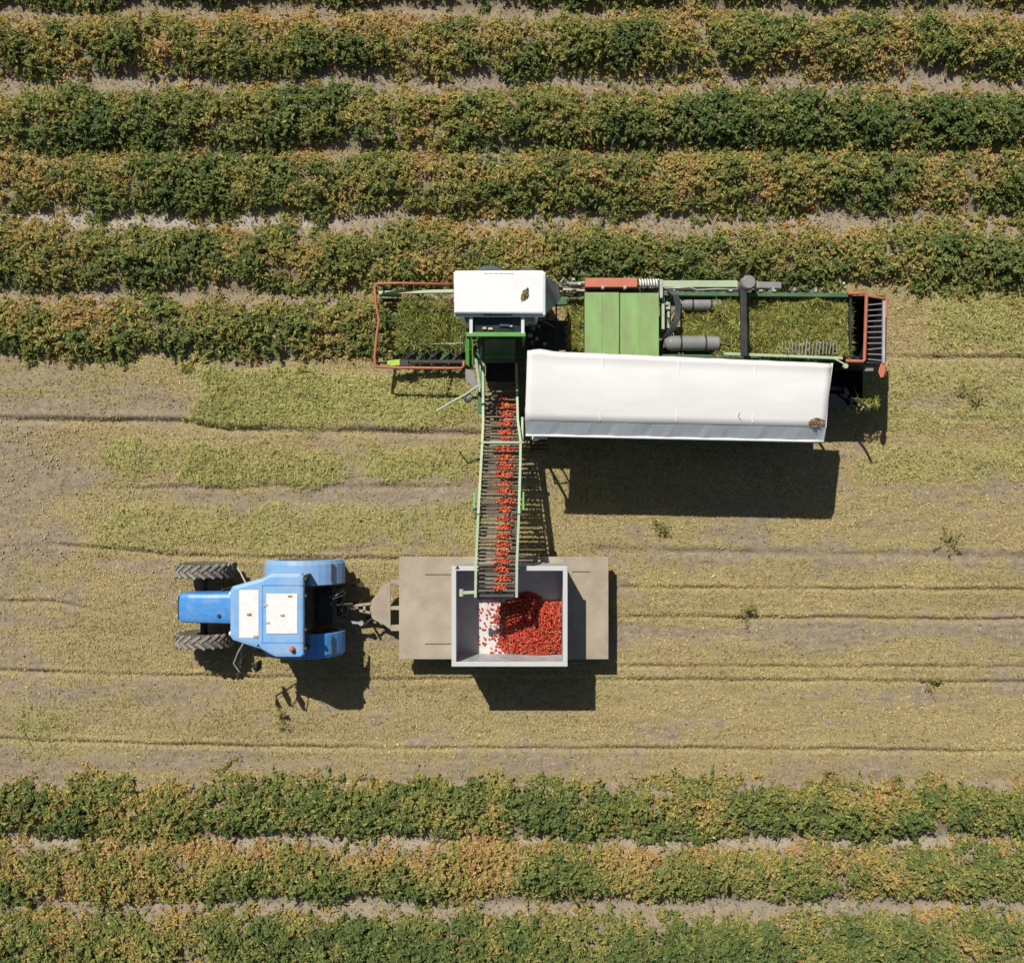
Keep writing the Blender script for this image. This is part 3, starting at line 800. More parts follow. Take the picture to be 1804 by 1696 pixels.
# ------------------------------------------------------------------ the trailer
def build_trailer():
    t = thing('flatbed_trailer', 'dusty tan flatbed trailer hitched behind the blue tractor, carrying a grey bin', 'trailer', (0, -2.95, 0))
    Zd = .75
    d = MB(); d.pbox(703, 980.5, 1072, 1161, Zd, Zd - .05)
    dk = obj('deck', d, M_deck, t, bevel=.01)
    x0, y1 = XY(703, 980.5, Zd); x1, y0 = XY(1072, 1161, Zd)
    for (ya, yb) in ((y0 + .02, y0 + .12), (y1 - .12, y1 - .02), (-3.5, -3.38), (-2.5, -2.38)):
        b = MB(); b.box(x0 + .02, ya, Zd - .22, x1 - .02, yb, Zd - .055); obj('frame_beam', b, M_deck, t)
    for (u0, u1, v) in ((749, 800, 1012), (749, 800, 1134), (1008, 1040, 1007)):
        s = MB(); s.pbox(u0, v - .9, u1, v + .9, Zd + .004, Zd - .03); obj('slot', s, M_decks, dk)
    for xw in (-1.55, 1.55):
        a = MB(); a.tube([(xw, -4.0, .30), (xw, -1.9, .30)], .05, 8); a.box(xw - .06, -3.6, .30, xw + .06, -2.3, .53)
        obj('axle', a, M_black, t)
        for s in (-3.95, -1.95):
            wheel(t, xw, s, .29, .22, 14, M_rubber)
    # A frame tongue: plate with openings, then two bars to the hitch eye
    z = .62
    q = lambda u, v: XY(u, v, z)
    pl = MB()
    pl.prism([q(688, 1023), q(688, 1109), q(676, 1100), q(656, 1090), q(652, 1077), q(652, 1066), q(656, 1056), q(676, 1030)], z - .05, z)
    to = obj('tongue_plate', pl, M_deck, t, bevel=.006)
    for (v0, v1) in ((1021, 1028), (1068, 1074), (1101, 1111)):
        b = MB(); b.prism([q(688.4, v0), q(704, v0 - 1), q(704, v1), q(688.4, v1)], z - .06, z - .003); obj('tongue_beam', b, M_deck, t)
    p = lambda u, v, h=z: P(u, v, h)
    for (a_, b_) in (((653, 1063), (612, 1068)), ((653, 1079), (612, 1071)), ((642, 1065), (642, 1078)), ((629, 1067), (629, 1075))):
        b = MB(); b.bar(p(*a_), p(*b_), .055, .07); obj('tongue_bar', b, M_deck, t)
    e = MB(); x, y = q(606, 1070); e.lathe((x, y, .50), (0, 0, 1), [(0, .05), (0, .09), (.05, .09), (.05, .05)], 16); e.bar((x, y, .57), p(614, 1070), .06, .05)
    obj('hitch_eye', e, M_rust, t)
    s = MB(); x, y = q(645, 1097); s.tube([(x, y, .02), (x, y, .7)], .03, 8); s.bar((x, y, .6), p(656, 1088, .6), .04, .04); s.box(x - .08, y - .08, 0, x + .08, y + .08, .03)
    obj('jack_stand', s, M_black, t)
build_trailer()

# ------------------------------------------------------------------ the bin and its fruit
ZR, ZF = 2.10, .86
BX0, BY1 = XY(795.5, 997, ZR); BX1, BY0 = XY(1000, 1174, ZR)
def build_bin():
    t = thing('harvest_bin', 'open grey steel bin on the trailer deck, part filled with red tomatoes', 'bin', ((BX0 + BX1) / 2, (BY0 + BY1) / 2, .755))
    w = .05; zb = .757; zt = ZR - .06
    f = MB(); f.box(BX0 + .06, BY0 + .06, zb + .03, BX1 - .06, BY1 - .06, ZF); obj('floor_sheet', f, M_binfloor, t)
    for bx in ((BX0 + .03, BY0 + .03, BX1 - .03, BY0 + .03 + w), (BX0 + .03, BY1 - .03 - w, BX1 - .03, BY1 - .03),
               (BX0 + .03, BY0 + .03 + w, BX0 + .03 + w, BY1 - .03 - w), (BX1 - .03 - w, BY0 + .03 + w, BX1 - .03, BY1 - .03 - w)):
        b = MB(); b.box(bx[0], bx[1], zb, bx[2], bx[3], zt); obj('wall_panel', b, M_bin, t)
    r = .105
    for bx in ((BX0, BY0, BX1, BY0 + r), (BX0, BY1 - r, BX1, BY1), (BX0, BY0 + r, BX0 + r, BY1 - r), (BX1 - r, BY0 + r, BX1, BY1 - r)):
        b = MB(); b.box(bx[0], bx[1], zt, bx[2], bx[3], ZR); obj('rim_rail', b, M_binrim, t, bevel=.01)
    for k in range(1, 5):
        x = BX0 + (BX1 - BX0) * k / 5
        for y in (BY0 + .03, BY1 - .03):
            b = MB(); b.box(x - .04, y - .035, zb, x + .04, y + .025, zt - .004); obj('wall_rib', b, M_bin, t)
    b = MB(); x, y = XY(806, 1000, ZR); b.lathe((x, y, ZR), (0, 0, 1), [(0, .06), (.01, .05), (.012, .0)], 3); obj('corner_mark', b, M_black, t)
build_bin()

IX0, IX1, IY0, IY1 = BX0 + .10, BX1 - .10, BY0 + .10, BY1 - .10
def heap_h(x, y):
    # heap of fruit under the elevator, filling the far right of the bin
    px, py = XY(936, 1100, 1.2)
    d = np.sqrt(((x - px) / 1.0) ** 2 + ((y - py) / 1.0) ** 2)
    h = .36 * np.exp(-(d / .62) ** 2) + .17 * sstep(-.15, .75, x) * 1.0 * sstep(IY0 - .6, IY0 + .3, y)
    h = h + .05 * (fbm(x * 4, y * 4, 5, 3) - .5)
    left = sstep(-.80 + .5 * (fbm(y * 2, y * 0 + 3, 6, 3) - .5), .05, x)
    back = sstep(.0, .38, (XY(0, 1046, .95)[1] + .12 * np.sin(x * 5)) - y)
    return np.clip(h * left * back + .02 * (fbm(x * 9, y * 9, 8, 2) - .6) * left, 0, None)
def tomato_mesh():
    bm = bmesh.new(); bmesh.ops.create_icosphere(bm, subdivisions=2, radius=1.0)
    for v in bm.verts:
        v.co.z *= .88
        if abs(v.co.x) < .35 and abs(v.co.y) < .35 and v.co.z > 0: v.co.z *= .88
    me = bpy.data.meshes.new('tomato'); bm.to_mesh(me); bm.free()
    me.polygons.foreach_set('use_smooth', [True] * len(me.polygons)); me.materials.append(M_tomato)
    return me
TOM = tomato_mesh()
def tomato(x, y, z, r, label, group):
    o = bpy.data.objects.new('tomato', TOM); COL.objects.link(o)
    o.location = (x, y, z); o.scale = (r * random.uniform(.85, 1.2), r * random.uniform(.85, 1.1), r)
    o.rotation_euler = (random.uniform(-.6, .6), random.uniform(-.6, .6), random.uniform(0, 6.28))
    o['label'] = label; o['category'] = 'tomato'; o['group'] = group
    return o
# heap
N = 11000
hx = rng.uniform(IX0, IX1, N); hy = rng.uniform(IY0, IY1, N); hh = heap_h(hx, hy)
fz = (XY(876, 0, .95)[0] + .18 * (fbm(hy * 4, hx * 0 + 2, 14, 3) - .5))
k = (hh > .012) & (rng.uniform(0, 1, N) < sstep(-.40, .50, hx - fz) ** 2)
hx, hy, hh = hx[k], hy[k], hh[k]
hz = ZF + hh - rng.uniform(0, 1, len(hx)) ** 2 * np.minimum(hh, .12) + .02
rc = np.array([[.56, .060, .022], [.42, .035, .018], [.62, .15, .05], [.26, .02, .014], [.50, .28, .09], [.30, .30, .09]])
cols = rc[rng.choice(6, len(hx), p=[.45, .27, .13, .11, .025, .015])] * rng.uniform(.8, 1.15, (len(hx), 1))
hm = balls_mesh('tomato_heap', np.stack([hx, hy, hz], 1), rng.uniform(.018, .031, len(hx)), cols, M_tomstuff, 1)
o = bpy.data.objects.new('tomato_heap', hm); COL.objects.link(o); o['kind'] = 'stuff'; o['label'] = 'heap of ripe red tomatoes filling the bin under the elevator'
# scattered on the floor
cnt = 0
while cnt < 150:
    u = random.triangular(840, 905, 882); v = random.uniform(1012, 1156)
    x, y = XY(u, v, ZF)
    if heap_h(np.array([x]), np.array([y]))[0] > .04 or not (IX0 < x < IX1 and IY0 < y < IY1): continue
    tomato(x, y, ZF + .022, random.uniform(.019, .029), 'ripe red tomato lying loose on the pale bin floor', 'tomatoes scattered on the bin floor'); cnt += 1
cnt = 0
while cnt < 70:
    x, y = random.uniform(-.3, IX1), random.uniform(IY0, IY1 - .2)
    h = heap_h(np.array([x]), np.array([y]))[0]
    if h < .12: continue
    tomato(x, y, ZF + h + .030, random.uniform(.022, .032), 'ripe red tomato lying on top of the heap in the bin', 'tomatoes on top of the heap'); cnt += 1

# ------------------------------------------------------------------ the harvester
hv = thing('tomato_harvester', 'green and orange tomato harvester with a long white canopy and a discharge elevator', 'harvester', (3.0, 3.3, 0))

# running gear
for (x, y) in ((-.1, 3.75), (5.9, 3.75)):
    wheel(hv, x, y, .62, .5, 20)
for (u, v, r) in ((864, 508, .56), (930, 500, .40)):
    x, y = XY(u, v, 1.6); a = MB()
    pts = [(x + r * math.cos(PI * k / 20), y + r * math.sin(PI * k / 20)) for k in range(21)]
    pi_ = [(x + .9 * (px_ - x), y + .9 * (py_ - y)) for px_, py_ in pts]
    a.loft([[(p[0], p[1], .75) for p in pts], [(p[0], p[1], 1.5) for p in pts], [(p[0], p[1], 1.6) for p in pi_]])
    obj('side_tank', a, M_tank, hv, bevel=.02)
wheel(hv, 1.6, 1.75, .62, .5, 20); wheel(hv, 5.9, 1.75, .62, .5, 20)
ch = MB()
for y in (2.86, 4.15): ch.box(-.9, y, .75, 7.2, y + .16, .98)
for x in (-.8, 1.6, 3.6, 5.9, 7.0): ch.box(x, 1.6, .78, x + .14, 4.28, .94)
obj('chassis', ch, M_dkgreen, hv, bevel=.01)

# cab
ZC = 3.25
cab = MB(); cp = lambda u, v, h: P(u, v, h)
x0, yN = XY(808, 485, ZC); x1, yS = XY(953, 551, ZC)
yN = 4.30
cb = MB(); cb.box(x0 + .05, yS + .02, 1.0, x1 - .06, yN - .05, 1.75)
cabo = obj('cab_body', cb, M_white, hv, bevel=.015)
for i, (xa, xb, ya, yb) in enumerate(((x0 + .05, x1 - .06, yN - .09, yN - .05), (x0 + .05, x0 + .09, yS + .06, yN - .1), (x1 - .10, x1 - .06, yS + .06, yN - .1))):
    g = MB(); g.box(xa, ya, 1.75, xb, yb, 3.05); obj('window_pane', g, M_glass, cabo)
for (x, y) in ((x0 + .06, yN - .07), (x1 - .08, yN - .07), (x0 + .06, yS + .03), (x1 - .08, yS + .03)):
    b = MB(); b.box(x - .035, y - .035, 1.75, x + .035, y + .035, 3.08); obj('cab_post', b, M_white, cabo, bevel=.008)
# sloping front window bay between two white bars, running down to the green beam
for u in (830, 921):
    b = MB(); b.bar(P(u, 558, 3.06), P(u, 588, 3.0), .07, .06); obj('window_bar', b, M_white, cabo, bevel=.008)
g = MB(); g.loft([[P(833, 556, 2.98), P(918, 556, 2.98), P(918, 587, 2.90), P(833, 587, 2.90)], [P(833, 556, 2.95), P(918, 556, 2.95), P(918, 587, 2.87), P(833, 587, 2.87)]]); obj('window_pane', g, M_glass, cabo)
for (ua, ub, va, vb, h, m_) in ((850, 857, 576, 580, 2.91, M_cream), (860, 868, 577, 581, 2.91, M_cream), (880, 897, 571, 575, 2.93, M_seat), (898, 903, 573, 576, 2.93, M_steel)):
    a = MB(); a.pbox(ua, va, ub, vb, h + .05, h - .05); obj('window_fitting', a, m_, cabo, bevel=.008)
# roof with visor lip and vents
rf = [XY(799, 480, ZC), XY(803, 476.5, ZC), XY(956, 476, ZC), XY(962, 481, ZC), XY(960.5, 553, ZC), XY(800, 552, ZC)]
mx = sum(p[0] for p in rf) / 6; my = sum(p[1] for p in rf) / 6
sc2 = lambda fx, fy, z: [(mx + (x - mx) * fx, my + (y - my) * fy, z) for x, y in rf]
r_ = MB(); r_.loft([sc2(1.0, 1.0, ZC - .19), sc2(1.0, 1.0, ZC - .03), sc2(.985, .97, ZC), sc2(.94, .92, ZC + .008)])
cro = obj('cab_roof', r_, M_white, hv, bevel=.008)
v_ = MB()
x, y = XY(799, 552.6, ZC - .05); xr_, _ = XY(960, 552, ZC - .05)
v_.loft([[(x + .02, my - 0, ZC - .16), (xr_ - .0, my - 0, ZC - .16), (xr_, my - 0, ZC - .1), (x + .02, my, ZC - .1)]] * 2) if False else v_.box(x + .01, y - .05, ZC - .20, xr_ - .005, y + .02, ZC - .085)
obj('roof_visor', v_, M_tarpgrey, cro, bevel=.02)
for (u0, v0, u1, v1, h) in ((851, 553.2, 903, 556.2, ZC - .08), (852, 480.5, 905, 482.5, ZC + .011)):
    for k in range(6):
        a = MB(); w_ = (u1 - u0) / 6; a.pbox(u0 + k * w_ + .6, v0, u0 + (k + 1) * w_ - .6, v1, h + .004, h - .02)
        obj('vent_slot', a, M_black if v0 > 500 else M_tarpgrey, cro)
s_ = MB(); s_.pbox(956.5, 482, 961, 555, ZC + .012, ZC - .2); obj('roof_edge', s_, M_tarpgrey, cro, bevel=.01)
# slanted glass bay at the cab side
wb = MB(); wb.loft([[P(955, 484, 3.05), P(958, 484, 3.05), P(958, 556, 3.05), P(955, 556, 3.05)], [P(955, 489, 2.3), P(983, 500, 2.3), P(988, 526, 2.3), P(955, 560, 2.3)], [P(955, 497, 1.6), P(986, 512, 1.6), P(984, 530, 1.6), P(955, 562, 1.6)]])
obj('glass_bay', wb, M_bluegl, hv, bevel=.01)

# front pickup guard: orange tube on posts
zg = .90
gt = MB(); gp = [(797, 501), (700, 499), (664, 500), (660, 505), (662, 535), (668, 564), (664, 588), (660, 628), (660.5, 641), (664, 646), (702, 648), (813, 649), (817, 645), (817, 636)]
gt.tube([P(u, v, zg) for u, v in gp], .034, 8)
gu = obj('pickup_guard', gt, M_orange, hv, smooth=True)
for (u, v) in ((664, 500), (661, 640), (760, 648), (760, 500)):
    x, y = XY(u, v, zg); a = MB(); a.tube([(x, y, zg - .02), (x + .35, y + (.1 if v > 600 else -.1), .35)], .022, 6); obj('guard_strut', a, M_black, gu)
# cutter head inside the guard
a = MB(); a.box(*XY(705, 640, .5), .42, *XY(822, 634, .5), .52); a.box(*XY(715, 616, .5), .36, *XY(820, 608, .5), .46)
ph = obj('pickup_frame', a, M_black, hv, bevel=.01)
for k in range(5):
    u = 722 + k * 21
    b = MB(); x, y = XY(u, 626, .45); b.bar((x - .12, y - .10, .45), (x + .16, y + .12, .50), .05, .05); b.lathe((x, y, .40), (0, 0, 1), [(0, .09), (.04, .09)], 12); obj('cutter_disc', b, M_dkgreen if k % 2 else M_black, ph)
b = MB(); b.tube([P(712, 607, .55), P(815, 605, .60)], .018, 6); obj('pickup_rail', b, M_palegreen, ph)
b = MB(); b.prism([XY(674, 640, .55), XY(684, 635, .55), XY(704, 633, .55), XY(705, 643, .55), XY(690, 645, .55)], .45, .55); obj('side_shield', b, M_lime, ph, bevel=.01)
b = MB(); b.pbox(704, 634, 720, 645, .58, .45); obj('hub_box', b, M_black, ph, bevel=.01)
b = MB(); b.bar(P(668, 516, .55), P(800, 513, .85), .07, .10); obj('divider_bar', b, M_palegreen, hv)
b = MB(); b.prism([XY(667, 512, .5), XY(706, 514, .5), XY(706, 523, .5), XY(667, 521, .5)], .42, .5); obj('divider_shoe', b, M_green, hv, bevel=.01)
b = MB(); b.prism([XY(668, 526, .4), XY(740, 525, .4), XY(740, 530, .4), XY(668, 531, .4)], .3, .4); obj('divider_skid', b, M_black, hv)
# sloping pickup chain that carries vines up under the cab
pc = MB()
for k in range(12):
    f = k / 11; u = 815 + f * 165; h = .55 + f * .9
    pc.bar(P(u, 520, h), P(u, 608, h), .035, .035)
obj('pickup_chain', pc, M_black, hv)

# hopper behind the cab, feeding the elevator
b = MB(); b.bar(P(821, 589.5, 2.97), P(926, 589.5, 2.97), .09, .10); obj('hopper_beam', b, M_green, hv, bevel=.01)
for (u, w) in ((823.5, .075), (832.5, .025)):
    a = MB(); a.bar(P(u, 592, 2.93), P(u, 642, 2.72), w, .07); obj('hopper_rail', a, M_green, hv)
b = MB(); b.loft([[P(854, 596, 1.80), P(907, 596, 1.80), P(907, 598, 1.80), P(854, 598, 1.80)], [P(856, 636, 1.25), P(907, 636, 1.25), P(907, 638, 1.25), P(856, 638, 1.25)]]); obj('hopper_chute', b, M_dkgreen, hv)  # darker green puts the cab roof's shade into this panel's colour
b = MB(); b.bar(P(854, 628, 1.40), P(907, 628, 1.40), .05, .07); obj('chute_lip', b, M_green, hv)
for (u, v) in ((823, 591), (923, 591)):
    b = MB(); x, y = XY(u, v, 2.8); b.box(x - .03, y - .03, 1.0, x + .03, y + .03, 2.78); obj('hopper_post', b, M_green, hv)
b = MB(); b.pbox(856, 640, 906, 672, .55, .45); b.box(*XY(850, 640, 1.2), .5, *XY(853, 700, 1.2), 1.2); obj('hopper_well', b, M_black, hv)
b = MB(); b.prism([XY(820, 650, 1.15), XY(833, 652, 1.15), XY(843, 684, 1.15), XY(842, 690, 1.15), XY(820, 668, 1.15)], 1.05, 1.15); obj('corner_plate', b, M_grey, hv)
b = MB(); b.bar(P(846, 690, 1.9), P(838, 632, 2.0), .06, .08); b.bar(P(843, 670, 1.95), P(848, 610, 1.8), .05, .06); obj('brace_arm', b, M_palegreen, hv)
b = MB(); b.tube([P(843, 679, 1.9), P(820, 695, 1.85), P(796, 708, 1.8), P(769, 724, 1.7)], .028, 6); b.tube([P(830, 694, 1.8), P(810, 700, 1.8)], .016, 6); b.tube([P(769, 724, 1.7), P(770, 730, 1.2)], .016, 6)
ga = obj('gauge_arm', b, M_palegreen, hv)
b = MB(); b.lathe(P(822, 705, 1.6), (.4, .3, .9), [(0, .06), (.05, .09), (.22, .085), (.27, .04)], 12); obj('work_lamp', b, M_grey, ga)

# deck clutter in the cab shade
for k, (u, v, w_, d_, h, m_) in enumerate(((933, 568, 6, 4, 1.7, M_steel), (940, 578, 4, 8, 1.6, M_grey), (934, 590, 8, 5, 1.6, M_steel), (946, 596, 5, 5, 1.5, M_palegreen), (960, 605, 6, 4, 1.5, M_steel), (938, 603, 5, 6, 1.5, M_grey), (950, 575, 5, 4, 1.6, M_grey))):
    a = MB(); a.pbox(u - w_ / 2, v - d_ / 2, u + w_ / 2, v + d_ / 2, h, h - .25); obj('valve_block', a, m_, hv, bevel=.01)
a = MB(); a.box(*XY(926, 564, 1.3), 1.1, *XY(1030, 615, 1.3), 1.25); obj('engine_deck', a, M_black, hv)
# pipes along the far side
for (pts, r2, m_) in (([(988, 497, 1.9), (994, 490, 2.0), (998, 498, 1.9), (1010, 500, 1.9), (1030, 498, 1.9)], .03, M_steel), ([(992, 510, 1.8), (1032, 512, 1.8)], .03, M_cream), ([(990, 517, 1.7), (1003, 521, 1.7), (1030, 519, 1.7)], .045, M_black),
                      ([(985, 504, 1.8), (1000, 506, 1.8), (1030, 506, 1.8)], .035, M_grey)):
    a = MB(); a.tube([P(*p) for p in pts], r2, 7); obj('side_pipe', a, m_, hv)

rr = random.Random(5)
for k in range(9):
    u, v = rr.uniform(988, 1026), rr.uniform(492, 518); h = rr.uniform(1.6, 1.95)
    a = MB(); a.pbox(u - rr.uniform(1.5, 4), v - rr.uniform(1.2, 2.5), u + rr.uniform(1.5, 4), v + rr.uniform(1.2, 2.5), h, h - .12); obj('pipe_fitting', a, rr.choice([M_steel, M_cream, M_grey, M_black, M_rust]), hv, bevel=.008)
for k in range(6):
    u, v = rr.uniform(930, 1000), rr.uniform(562, 606); h = 1.35
    a = MB(); a.tube([P(u, v, h), P(u + rr.uniform(-14, 14), v + rr.uniform(-10, 10), h + .15), P(u + rr.uniform(-25, 25), v + rr.uniform(-14, 14), h + .05)], .018, 6); obj('floor_hose', a, rr.choice([M_hose, M_grey, M_steel]), hv, smooth=True)
for k in range(16):
    u, v = rr.uniform(1164, 1196), rr.uniform(516, 608); h = rr.uniform(1.65, 1.95)
    a = MB(); a.pbox(u - rr.uniform(1, 3), v - rr.uniform(1, 3.5), u + rr.uniform(1, 3), v + rr.uniform(1, 3.5), h, h - .15); obj('pipe_fitting', a, rr.choice([M_steel, M_palegreen, M_grey, M_black, M_black, M_rust]), hv, bevel=.008)
for k in range(5):
    u = rr.uniform(1166, 1200); v = rr.uniform(505, 560)
    a = MB(); a.tube([P(u, v, 1.95), P(u + rr.uniform(2, 14), v + rr.uniform(4, 20), 2.05), P(u + rr.uniform(-8, 10), v + rr.uniform(20, 44), 1.8)], .014, 6); obj('thin_hose', a, rr.choice([M_hose, M_hose, M_steel]), hv, smooth=True)
for k in range(16):
    u = rr.uniform(1175, 1490); a = MB(); x, y = XY(u, 511.5 + (u - 1160) * .006, 2.06); a.box(x - .02, y - .015, 1.95, x + .02 + rr.uniform(0, .05), y + .02, 2.07 + rr.uniform(0, .03)); obj('beam_bolt', a, rr.choice([M_steel, M_black, M_palegreen]), hv)
# green lids over the fan housing
ZL = 2.15
hb = MB(); hb.pbox(1031, 517, 1160, 640, ZL - .05, 1.1); obj('fan_housing', hb, M_dkgreen, hv)
for (u0, u1) in ((1030, 1090.8), (1092.8, 1161)):
    a = MB(); a.pbox(u0, 515 if u0 < 1050 else 516, u1, 640, ZL, ZL - .045); lo = obj('lid_panel', a, M_lidgreen, hv, bevel=.012)
    b = MB(); uc = (u0 + u1) / 2; b.pbox(uc - .6, 520, uc + .6, 636, ZL + .012, ZL - .01); obj('lid_crease', b, M_lidgreen, lo, bevel=.005)
b = MB(); b.pbox(1031, 489.5, 1123, 506, 2.1, 1.5); ob_ = obj('orange_cover', b, M_orange2, hv, bevel=.015)
for u in (1062, 1101):
    a = MB(); a.pbox(u - 2.5, 503, u + 2.5, 508.5, 2.12, 1.9); obj('cover_clip', a, M_steel, ob_)
b = MB(); b.pbox(1030, 508, 1162, 514.5, 1.9, 1.5); obj('side_channel', b, M_black, hv)
# coil of white hose by the cover
cp_ = [];
for k in range(70):
    a = k / 69 * 7 * 2 * PI; u = 1126 + k / 69 * 34
    c = P(u, 499, 2.0); cp_.append((c[0], c[1] + math.cos(a) * .085, c[2] + math.sin(a) * .085))
b = MB(); b.tube(cp_, .022, 6); obj('coil_hose', b, M_panelw, hv, smooth=True)

# hydraulics between lids and vine bed
for (u0, v0, u1, v1, h, m_) in ((1163, 492, 1168, 525, 2.15, M_steel), (1166, 516, 1171, 580, 2.0, M_palegreen), (1174, 525, 1181, 545, 1.9, M_steel), (1176, 548, 1180, 578, 1.85, M_palegreen), (1163, 555, 1170, 585, 1.8, M_grey), (1182, 515, 1188, 522, 2.0, M_steel), (1168, 596, 1176, 612, 1.7, M_cream)):
    a = MB(); a.pbox(u0, v0, u1, v1, h, h - .3); obj('hydraulic_valve', a, m_, hv, bevel=.01)
for k, off in enumerate((0, 3.2, 6.4)):
    a = MB(); a.tube([P(1176 + off, 512 - off * .3, 2.1), P(1187 + off, 520, 2.15), P(1192 + off, 540, 2.1), P(1190 + off, 560, 2.1), P(1182 + off, 578, 2.05), P(1171 + off, 593, 1.9), P(1168 + off * .5, 606, 1.6)], .028, 8); obj('hydraulic_hose', a, M_hose, hv, smooth=True)
for (u0, u1, v0, v1, h) in ((1198, 1270, 526, 546.5, 2.0), (1170, 1266, 591.5, 618, 2.0)):
    r2 = (v1 - v0) / 2 / (S0 * H / (H - h + .15)); c0 = P(u0, (v0 + v1) / 2, h - .15); c1 = P(u1, (v0 + v1) / 2, h - .15)
    L_ = c1[0] - c0[0]
    a = MB(); a.lathe(c0, (1, 0, 0), [(0, r2 * .45), (.02, r2 * .62), (.09, r2 * .93), (.16, r2), (L_ - .03, r2), (L_, r2 * .93), (L_, r2 * .3)], 24); to = obj('air_tank', a, M_grey, hv, smooth=False, bevel=.004)
    b = MB()
    for f in (.3, .75): b.lathe((c0[0] + L_ * f, c0[1], c0[2]), (1, 0, 0), [(-.02, r2 * 1.01), (-.02, r2 * 1.03), (.02, r2 * 1.03), (.02, r2 * 1.01)], 24)
    obj('tank_strap', b, M_black, to)
    b = MB(); b.box(c0[0] + .15, c0[1] - .06, 1.35, c0[0] + L_ - .12, c0[1] + .06, c0[2] - r2 * .8); obj('tank_bracket', b, M_black, to)

# vine bed: side beams, chain and rails
for (u0, v0, u1, v1, h, hb_, m_) in ((1160, 514.5, 1502, 521.5, 2.05, 1.2, M_dkgreen), ):
    a = MB(); p0, p1 = P(u0, 517, h), P(u1, 520, h)
    a.bar((p0[0], p0[1], 1.63), (p1[0], p1[1], 1.63), .09, .85); obj('bed_side', a, m_, hv, bevel=.01)
a = MB(); a.bar((*XY(1030, 628, 1.6), 1.5), (*XY(1495, 632, 1.6), 1.5), .07, .7); obj('bed_side', a, M_dkgreen, hv, bevel=.01)
a = MB(); a.bar(P(1275, 623, 2.05), P(1484, 631, 2.05), .06, .06); obj('bed_rail', a, M_palegreen, hv)
a = MB(); a.bar(P(1470, 632, 2.1), P(1492, 644, 2.1), .03, .05); x, y = XY(1489, 645, 2.1); a.lathe((x, y, 2.05), (0, 0, 1), [(0, .055), (.1, .055)], 12); obj('rail_end', a, M_palegreen, hv)
b = MB(); b.pbox(1165, 494, 1300, 506, 1.6, 1.2); obj('side_box', b, M_palegreen, hv, bevel=.012)
b = MB(); b.bar(P(1165, 510, 1.9), P(1315, 511, 1.9), .05, .06); obj('pressure_pipe', b, M_black, hv)
b = MB(); b.tube([P(1168, 508, 2.0), P(1215, 506, 2.02), P(1228, 511, 2.0), P(1262, 509, 2.0), P(1304, 510, 2.1)], .018, 6); obj('pressure_pipe', b, M_steel, hv, smooth=True)
b = MB(); b.bar(P(1332, 503, 1.4), P(1376, 504, 1.4), .16, .16); obj('drive_motor', b, M_grey, hv, bevel=.03)
for u in (1362, 1400, 1437):
    b = MB(); x, y = XY(u, 512, 2.0); b.box(x - .02, y - .02, 1.6, x + .02, y + .07, 2.02); obj('beam_lug', b, M_steel, hv)
b = MB(); x, y = XY(1482, 505, 1.9); b.tube([(x, y - .1, 1.5), (x + .02, y, 1.9), (x + .01, y + .05, 2.05)], .03, 8); obj('oil_nipple', b, M_palegreen, hv)
# chain rods of the bed
rod = MB(); rod.box(-.018, -.72, -.018, .018, .72, .018)
rodm = rod.mesh('bed_rod', M_black)
for k in range(46):
    x, y, z = P(1200 + k * 6.6, 572, 1.62)
    inst('bed_rod', rodm, (x, y, 1.62), hv)
# thin comb bars at the near edge of the vine bed
cbm = MB().box(-.008, -.12, -.008, .008, .16, .008).mesh('comb_bar', M_steel)
for k in range(17):
    x, y, z = P(1378 + k * 6.0, 614, 2.06)
    inst('comb_bar', cbm, (x, y, 2.06), hv, rot=(R(12), 0, R(random.uniform(-5, 5))), scale=(1.7 if k == 7 else 1, 1.3 if k in (7, 10) else 1, 1))
# post with round cap over the vine bed
b = MB(); b.bar(P(1309, 505, 2.35), P(1311, 628, 2.35), .14, .10); po = obj('cross_arm', b, M_black, hv, bevel=.015)
b = MB(); x, y = XY(1320, 497, 2.5); b.lathe((x, y, 1.1), (0, 0, 1), [(0, .10), (1.1, .10), (1.12, .165), (1.34, .165), (1.40, .13)], 24); obj('air_cleaner', b, M_grey, hv, bevel=.005)
b = MB(); b.bar(P(1300, 509, 2.2), P(1318, 503, 2.3), .06, .06); obj('bracket', b, M_black, hv)

# rear guards
zr = 2.1
b = MB(); b.tube([P(1494, 517, zr), P(1524, 516, zr), P(1526.5, 519, zr), P(1524, 600, zr), P(1523, 634, zr), P(1520, 637, zr), P(1490, 635.5, zr)], .04, 8); rg = obj('rear_guard', b, M_orange, hv, smooth=True)
b = MB(); b.tube([P(1527, 521, zr), P(1556, 526, zr), P(1562, 523, zr), P(1562, 560, zr)], .03, 8); obj('guard_link', b, M_orange, rg)
b = MB(); b.bar(P(1557, 530, zr), P(1556, 640, zr), .055, .06); obj('rake_bar', b, M_rake, rg)
b = MB(); b.bar(P(1562, 528, zr - .03), P(1560, 638, zr - .03), .02, .06); obj('rake_bar', b, M_rust, rg)
b = MB(); b.loft([[P(1552, 640, zr), P(1559, 640, zr), P(1559, 640, zr - .1), P(1552, 640, zr - .1)], [P(1547, 655, zr), P(1560, 655, zr), P(1560, 655, zr - .1), P(1547, 655, zr - .1)], [P(1551, 665, zr), P(1556, 665, zr), P(1556, 665, zr - .1), P(1551, 665, zr - .1)]]); obj('end_shield', b, M_orange2, rg, bevel=.01)
b = MB(); b.prism([XY(1522, 645, 1.9), XY(1538, 641, 1.9), XY(1539, 653, 1.9), XY(1524, 654, 1.9)], 1.85, 1.9); obj('warning_plate', b, M_grey, rg)
tn = MB().box(-.17, -.012, -.012, .17, .012, .012).mesh('rake_tine', M_grey)
